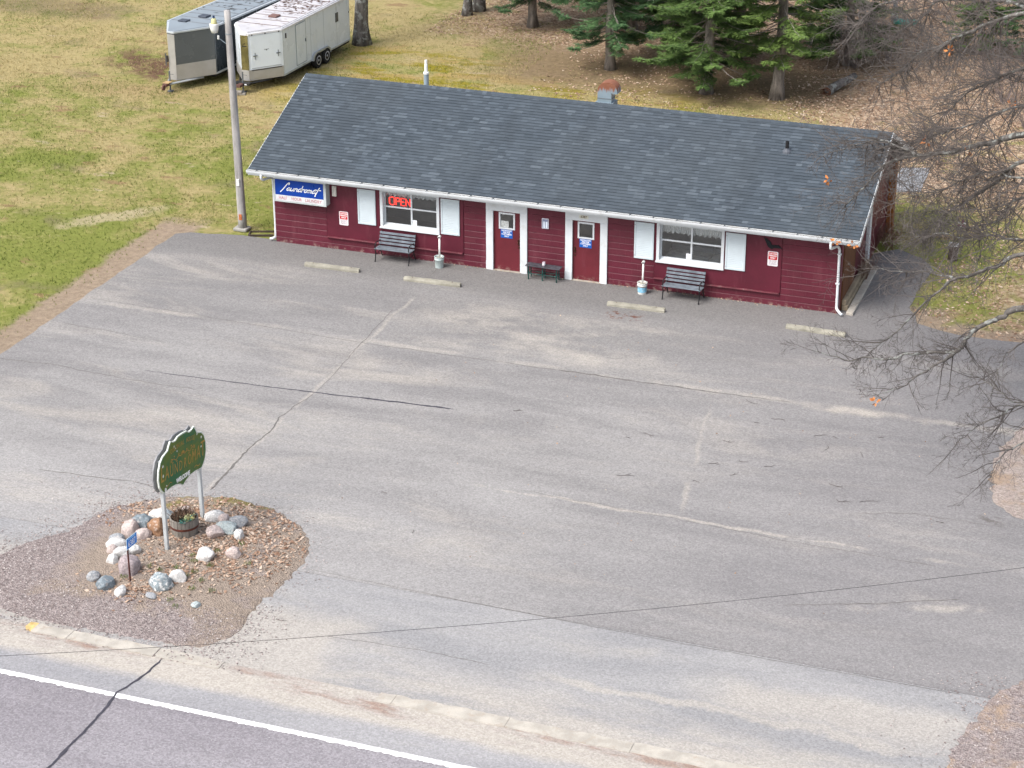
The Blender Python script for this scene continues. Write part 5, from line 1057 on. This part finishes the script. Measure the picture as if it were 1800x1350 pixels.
TX,TY=29.3,-9.6
OT=thing('spreading_oak_tree','big bare lichen-spotted tree with limbs drooping over the lot beside the gable','tree')
tk=MB(); tk.tube([(TX+.25*math.sin(i*.5),TY+.2*math.cos(i*.4)-.2,15.*i/18-.05) for i in range(19)],[.62*(1.4 if i==0 else 1-.05*i) for i in range(19)],16).build('trunk',M_OAK,OT,smooth=True)
rg=random.Random(11); TWG=MB(); R0={'A':.062,'B':.10,'C':.07,'D':.045,'E':.07,'F':.08,'P':.03,'G':.04,'H':.035,'K':.045,'M':.03,'N':.045,'O':.04,'Q':.04,'b':.03,'e':.03,'f':.042,'I':.04,'J':.035}
PARENT={'I':('A',(24.0,-8.0,11.9)),'J':('A',(23.0,-6.2,11.8))}
for k,pts in LIMBS.items():
    P_=[Vector(p) for p in pts]; r=R0[k]
    if k in 'bef': full=P_
    elif k in PARENT: full=[Vector(LIMBS['A'][0])+Vector((.4,-.3,.1)),Vector(PARENT[k][1])]+P_
    else:
        p0=P_[0]; zt=max(2.2,min(13,p0.z+.4)); full=[Vector((TX,TY,zt)),Vector((TX,TY,zt)).lerp(p0,.5)+Vector((0,0,.35))]+P_
    # roughen
    sp=spline(full,6); n=len(sp); q=[]
    for i,p in enumerate(sp): q.append(p+Vector((fbm(i*.33,k.__hash__()%7,1),fbm(i*.33,3.3,1,2),fbm(i*.31,7.7,1,5)))*.07*(0 if i==0 else 1))
    MB().tube(q,[max(.008,r*(1-.86*i/n)*(1.25 if i<n*.2 else 1)) for i in range(n)],8).build('limb',M_OAK,OT,smooth=True)
    Lt=sum((q[i+1]-q[i]).length for i in range(n-1)); vis=P_[0]
    ns=int(Lt*(3.4 if k in 'GHPM' else 9.5 if k in 'ABCDKNOQbeIJ' else 6.5))
    for j in range(ns):
        u=rg.uniform(.28 if k not in 'befIJ' else .08,1); i=min(n-2,int(u*(n-1))); b=q[i].lerp(q[i+1],rg.random()); t_=(q[i+1]-q[i]).normalized()
        a=Vector((rg.gauss(0,1),rg.gauss(0,1),rg.gauss(0,.9))); a=(a-t_*a.dot(t_)).normalized()
        L=rg.choice((.5,.7,.9,1.3,1.7,1.9) if k in 'ABCDKNOQbeIJ' else (.35,.5,.7,.9,1.3))*rg.uniform(.7,1.2)*(1.1-.25*u)
        branchy(rg,TWG,b,(t_*rg.uniform(.5,1.1)+a*rg.uniform(.5,.9)).normalized(),L,.0105*(1.3-.5*u)*(1+.6*(L>1)),2 if L>.5 else 1,.05,.42,3,(3,5))
    branchy(rg,TWG,q[-1],(q[-1]-q[-3]).normalized(),.9,.009,2,.03,.4,3,(4,6))
o=TWG.build('twigs',M_TWIG,OT); o['kind']='stuff'
M_OL=mat('dead_oak_leaf',(.50,.19,.06),.8,.3,9,bump=0)
lv=MB()
def leafblob(mb,c,n,s):
    for i in range(n):
        d=Vector((random.gauss(0,1),random.gauss(0,1),random.gauss(0,1))).normalized(); e=d.orthogonal().normalized(); p=Vector(c)+d*s*.35
        a=p; mb.add([a,a+d*s*.5+e*s*.3,a+d*s,a+d*s*.5-e*s*.3],[(0,1,2,3)])
for c in ((22.4,-6.5,10.2),(21.9,-5.9,7.6),(23.2,-7.6,8.0),(18.9,-3.1,5.3),(19.4,-4.2,3.9),(19.9,-4.2,3.85),(21.9,-10.9,2.3),(24.2,-8.0,9.4)): leafblob(lv,c,7,.13)
lv.build('dead_leaves',M_OL,OT)
# ---- grey brush at the wood's edge
def shrub(x,y,h,n,seed,label,m=None,w=1.):
    rg=random.Random(seed); t=thing('bare_shrub',label,'shrub',(x,y,0),0,'bare shrubs at the edge of the wood'); b=MB()
    for i in range(n):
        a=rg.uniform(0,6.283); rr=rg.uniform(0,.3)*w; branchy(rg,b,Vector((rr*math.cos(a),rr*math.sin(a),-.02)),Vector((math.cos(a)*rg.uniform(.2,.9)*w,math.sin(a)*rg.uniform(.2,.9)*w,1)).normalized(),h*rg.uniform(.6,1.1),.013,2,-.01,.25,3,(4,6))
    b.build('stems',m or M_BR,t); return t
M_BR=mat('brush_grey',(.17,.14,.135),.9,.25,4,bump=0)
for i,(x,y,h,n,lab) in enumerate(((13.9,27.2,2.2,26,'dense grey brush just behind the fallen log'),(15.2,28.8,1.8,18,'grey brush between fallen log and green pipe stand'),(15.9,37.3,2.6,22,'grey brush at the back beyond the green pipe stand'),(17.6,36.5,2.8,24,'tall grey brush beside the back conifer'),(19.2,37.6,3.,24,'tallest grey brush at the back of the litter'),(20.6,24.,2.2,24,'grey brush before the small spruces'),(21.6,27.,2.6,24,'grey brush beside the small blue-green spruce'),(19.6,27.5,1.6,16,'low grey brush before the small dark spruce'),(21.9,21,2.,20,'grey brush on the litter right of the concrete pad'),(22.6,33,2.8,22,'grey brush behind the small spruces'))): shrub(x,y,h,n,50+i,lab)
shrub(19.35,6.3,.9,20,71,'low brown twiggy shrub at the rear corner of the gable wall',mat('brown_twig',(.16,.09,.065),.9,.3,4,bump=0))
shrub(19.0,2.8,1.0,14,72,'thin reddish twiggy shrub growing from the timber bed',mat('brown_twig',(.16,.09,.065)),.6)
# ---- oddments on the litter
t=thing('fallen_log','broken grey fallen log with torn brown end on the leaf litter','log',(13.7,22.9,.12),R(62)); MB().tube([(0,0,0),(.5,.05,.1),(1.0,.0,.2),(1.8,.08,.3)],[.2,.19,.17,.13],10).build('trunk',M_OAK,t,smooth=True)
sp_=MB()
for i in range(16): a=i*.393; sp_.tube([(.1,.15*math.cos(a),.0+.15*math.sin(a)),(-.12-random.random()*.25,.17*math.cos(a+.2),.02+.17*math.sin(a+.2))],[.035,.006],4)
sp_.build('torn_end',mat('torn_wood',(.14,.06,.03),.9,.3,6),t)
t=thing('yard_hydrant','grey and white standpipe on a green tray far back in the litter','hydrant',(14.25,35.1,0)); MB().box((-.05,-.25,0),(1.0,.35,.16)).build('tray',mat('tray_green',(.02,.25,.19),.5,.2),t,.04); MB().lathe([(.16,0),(.16,.25),(.1,.3),(.09,.5),(.1,.52),(.1,.85),(.08,.87)],12,Matrix.Translation((-.05,0,.1))).build('base',mat('hyd_grey',(.3,.32,.34),.5,.2,metal=.2),t,smooth=True); MB().cyl((-.05,0,.9),(.0,0,1.55),.05,8).build('pipe',mat('hyd_white',(.7,.68,.62),.5),t); MB().lathe([(.17,.26),(.165,.33)],12,Matrix.Translation((-.05,0,.1))).build('collar',MATS['hyd_white'],t)
t=thing('stump_post','short dark log post with pale cap standing in the grass beyond the drive','post',(21.42,5.75,0)); MB().tube([(0,0,0),(0,.01,.3),(.01,0,.52)],[.16,.145,.14],12).build('log',mat('dark_log',(.06,.045,.04),.9,.3,7,streak=1),t); MB().prism([(.2*math.cos(a*.785)*(.8+.3*(a%2)),.2*math.sin(a*.785)*(.8+.3*(a%2))) for a in range(8)],.521,.56,'z').build('cap',mat('cap_pale',(.42,.44,.46),.7),t)
t=thing('garden_ornament','small purple and white pinwheel ornament in the leaf litter','ornament',(21.35,7.85,0),R(30)); MB().cyl((0,0,0),(0,0,.5),.012,6).build('stake',mat('stake_grey',(.2,.2,.2),.6),t)
for k in range(6):
    a=k*1.047; MB().prism([(0,.5),(.17*math.cos(a),.5+.17*math.sin(a)),(.17*math.cos(a+.6),.5+.17*math.sin(a+.6))],-.02-.004*k,-.008-.004*k,'y').build('vane',mat('vane_purple',(.16,.02,.09),.5,.2) if k%2 else mat('vane_white',(.6,.58,.62),.5),t)
# ================================================================== LITTER AND GRASS (uncountable)
def in_poly(x,y,poly):
    r=np.zeros(len(x),bool); n=len(poly); j=n-1
    for i in range(n):
        xi,yi=poly[i];xj,yj=poly[j]; c=((yi>y)!=(yj>y))&(x<(xj-xi)*(y-yi)/(yj-yi+1e-12)+xi); r^=c; j=i
    return r
def vnoise(x,y,s,seed):
    r=np.random.default_rng(seed); g=r.random((256,256)); fx=x*s;fy=y*s; ix=np.floor(fx).astype(int);iy=np.floor(fy).astype(int); tx=fx-ix;ty=fy-iy; tx=tx*tx*(3-2*tx);ty=ty*ty*(3-2*ty)
    G=lambda a,b:g[a%256,b%256]
    return (G(ix,iy)*(1-tx)+G(ix+1,iy)*tx)*(1-ty)+(G(ix,iy+1)*(1-tx)+G(ix+1,iy+1)*tx)*ty
def leaf_mesh(name,x,y,z,size,m,flat=.35):
    n=len(x); a=RNG.uniform(0,2*np.pi,n); s=size*RNG.uniform(.6,1.3,n); d=np.stack([np.cos(a),np.sin(a),RNG.normal(0,flat,n)],1); e=np.stack([-np.sin(a),np.cos(a),RNG.normal(0,flat,n)],1); c=np.stack([x,y,z],1); s=s[:,None]
    V=np.empty((n,4,3)); V[:,0]=c-d*s*.5; V[:,1]=c+e*s*.33; V[:,2]=c+d*s*.5+np.array([0,0,.01]); V[:,3]=c-e*s*.33
    V[:,:,2]=np.maximum(V[:,:,2],(z-.002)[:,None]); F=np.arange(n*4).reshape(n,4); o=fastmesh(name,V.reshape(-1,3),F,m); return struct(o,'stuff')
def leafmat(name,stops):
    s=NT(name,.85,.15); s.col(s.ramp(s.isl(),stops)); return s.m
M_LEAF=leafmat('fallen_leaf',[(0,(.15,.09,.06)),(.3,(.28,.18,.12)),(.6,(.38,.26,.175)),(.85,(.46,.34,.245)),(1,(.56,.46,.36))])
N=130000; x=RNG.uniform(-6,30,N); y=RNG.uniform(-2,42,N)
dens=np.zeros(N); dens=np.maximum(dens,(x>12.5)*(y>10.5)*.9); dens=np.maximum(dens,((y>26.5)&(x>-5.5))*.75); dens=np.maximum(dens,((y>19)&(x>2)&(y<27))*.35); dens=np.maximum(dens,(x>20.9)*(y>-.4)*.6); dens=np.maximum(dens,((y>9.5)&(y<19))*.05); dens=np.maximum(dens,(x>22.5)*(y>2)*.9)
dens*=.12+2.6*(vnoise(x,y,.8,3)*vnoise(x,y,2.3,8)); blg=(x>-.3)&(x<19.4)&(y<8.6); dens[blg]=0; dens[in_poly(x,y,[(18.8,-1),(18.8,5.7),(20.6,5.8),(21.1,4.6),(20.9,1.2),(21.3,.05),(22.5,-.4),(30,-.4),(30,-3)])]*=.03
k=RNG.random(N)<dens; leaf_mesh('fallen_leaves',x[k],y[k],np.full(k.sum(),.012),.115,M_LEAF)
N=15000; x=RNG.uniform(3.2,10.2,N); y=RNG.uniform(-23.6,-16.9,N); k=in_poly(x,y,[(IC.x+IR[i]*.97*math.cos(2*math.pi*i/NA),IC.y+IR[i]*.97*math.sin(2*math.pi*i/NA)) for i in range(NA)])
d=np.clip(1.25-np.hypot((x-7.9)/2.1,(y+19.3)/2.3),0,1)+.55*np.exp(-((x-6.9)**2/.9+(y+22.2)**2/.12))+.35*np.exp(-((x-5.3)**2/1.2+(y+18.4)**2/.4))
d*=.3+1.5*vnoise(x,y,1.7,5)*vnoise(x,y,.7,9)*1.6; k&=RNG.random(N)<d; z=np.array([mound(a,b) for a,b in zip(x[k],y[k])])+.012
leaf_mesh('island_leaves',x[k],y[k],z,.095,leafmat('pale_leaf',[(0,(.16,.09,.06)),(.3,(.29,.185,.13)),(.65,(.40,.285,.21)),(1,(.52,.42,.34))]))
# loose stones spilled round the gravel
N=24000; x=RNG.uniform(1.5,11.2,N); y=RNG.uniform(-24.4,-16.4,N); a=np.arctan2(y-IC.y,x-IC.x)%(2*np.pi); rr=np.array(IR)[(a/(2*np.pi)*NA).astype(int)%NA]; q=np.hypot(x-IC.x,y-IC.y)/rr
k=RNG.random(N)<np.where(q>1,np.exp(-(q-1)/.13),.55)*np.where((x<5.6)|(y<-21.5),1.,.22); k&=~((q<1)&(x>4.6)&(y>-22.2))
x=x[k];y=y[k]; z=np.where(q[k]<1,[mound(a_,b_) for a_,b_ in zip(x,y)],.026)
x=np.concatenate([x,26.2+RNG.exponential(.5,700)*RNG.choice([-1,1],700)]);y=np.concatenate([y,RNG.uniform(-24,-19,700)]); z=np.concatenate([z,np.full(700,.03)]); z+=.006
leaf_mesh('loose_gravel',x,y,z,.05,leafmat('gravel_chip',[(0,(.15,.115,.11)),(.5,(.29,.24,.23)),(1,(.46,.42,.40))]),.25)
# leaves blown along the foot of the wall and over the lot
N=260; x=np.concatenate([RNG.uniform(5.5,18.8,170),RNG.uniform(9,25,90)]); y=np.concatenate([-np.abs(RNG.normal(.03,.06,170))-.02,RNG.uniform(-18,-2,90)]); leaf_mesh('blown_leaves',x,y,np.full(N,.036),.055,M_LEAF)
# grass: short tufts in the lawns
def gmat():
    s=NT('grass_blade',.8,.1); n1=s.noise(.22,6,.62,dist=.4); n2=s.noise(.9,6,.66,dist=.3); x,y,z=s.xyz()
    kk=s.add(s.add(s.mul(n1,.6),s.mul(n2,.4)),s.mapr(y,-4,22,-.045,.06)); kk=s.add(kk,s.mul(s.sub(s.isl(),.5),.16))
    c=s.mix(s.mapr(kk,.45,.57),s.mix(s.isl(),(.11,.15,.03),(.20,.235,.06)),s.mix(s.isl(),(.28,.225,.10),(.44,.37,.19))); s.col(c); return s.m
N=210000; x=RNG.uniform(-30,23.5,N); y=RNG.uniform(-12,30,N)
d=np.ones(N)*.8; d*=.25+1.3*vnoise(x,y,.5,1)*(.4+1.1*vnoise(x,y,1.6,2)); d[(x>-3.9)&(y<.5)&(x<19.5)]=0; d[(x>-4.5)&(x<=-3.9)&(y<.6)]*=.12; d[(x>-.4)&(x<19.5)&(y<8.8)&(y>-1)]=0; d[(x>19.2)&(y<0.6)]=0
d[in_poly(x,y,[(18,-9),(18,5.8),(20.7,6.),(21.2,4.6),(21.1,1.2),(21.5,.4),(24,.2),(24,-12)])]=0; d[(y>20)&(x>1)]*=.06; d[(x>13)&(y>11)]*=.12; d[(y<-1)&(x>-3.8)]=0; d[(x>17.5)&(x<19.6)&(y>11)&(y<15)]=0
k=RNG.random(N)<d; x=x[k];y=y[k];n=len(x); h=RNG.uniform(.035,.085,n); V=np.empty((n,2,3,3))
for j in range(2):
    a=RNG.uniform(0,2*np.pi,n); w=RNG.uniform(.008,.016,n); ox=RNG.normal(0,.02,n);oy=RNG.normal(0,.02,n); lx=RNG.normal(0,.03,n);ly=RNG.normal(0,.03,n)
    V[:,j,0]=np.stack([x+ox-np.cos(a)*w,y+oy-np.sin(a)*w,np.zeros(n)],1); V[:,j,1]=np.stack([x+ox+np.cos(a)*w,y+oy+np.sin(a)*w,np.zeros(n)],1); V[:,j,2]=np.stack([x+ox+lx,y+oy+ly,h],1)
struct(fastmesh('lawn_grass',V.reshape(-1,3),np.arange(n*6).reshape(-1,3),gmat()),'stuff')
# small weeds on the island
V=[];F=[]
for (cx_,cy_) in ((8.05,-19.95),(8.2,-20.6),(7.75,-20.55),(7.6,-20.35),(7.55,-21.0),(7.2,-21.2),(8.35,-21.3),(8.3,-21.7),(8.75,-21.6),(8.05,-22.3),(6.55,-21.75),(8.95,-20.2),(8.0,-21.0),(7.9,-21.25),(8.3,-22.5),(6.9,-21.15),(8.4,-19.4)):
    v,f=fronds(30,.09,.07,.03,.007); b=len(V); z0=mound(cx_,cy_); V+=[(a+cx_,c+cy_,e+z0) for a,c,e in v]; F+=[tuple(i+b for i in q) for q in f]
o=fastmesh('island_weeds',V,F,leafmat('weed_green',[(0,(.05,.10,.02)),(.6,(.10,.15,.035)),(1,(.22,.20,.08))])); struct(o,'stuff')
# fallen twigs scattered over the asphalt
rg=random.Random(3)
for i in range(26):
    x=rg.uniform(15.5,25) if i<20 else rg.uniform(9,16); y=rg.uniform(-13,-7) if i<20 else rg.uniform(-23,-9); b=MB(); a=rg.uniform(-.6,.4); L=rg.uniform(.15,.5); p=[Vector((0,0,.012))]
    for k in range(4): a+=rg.gauss(0,.45); p.append(p[-1]+Vector((math.cos(a),math.sin(a),0))*L/4)
    b.tube(p,[.0065,.0065,.006,.005,.003],4); 
    if rg.random()<.6: b.tube([p[2],p[2]+Vector((math.cos(a+.9),math.sin(a+.9),0))*L*.35],[.007,.004],4)
    t=b.build('fallen_twig',M_TWIG); t.location=(x,y,.024 if y>-19.8 else .02); tag(t,'dark bare fallen twig lying on the asphalt','twig','twigs scattered on the asphalt')
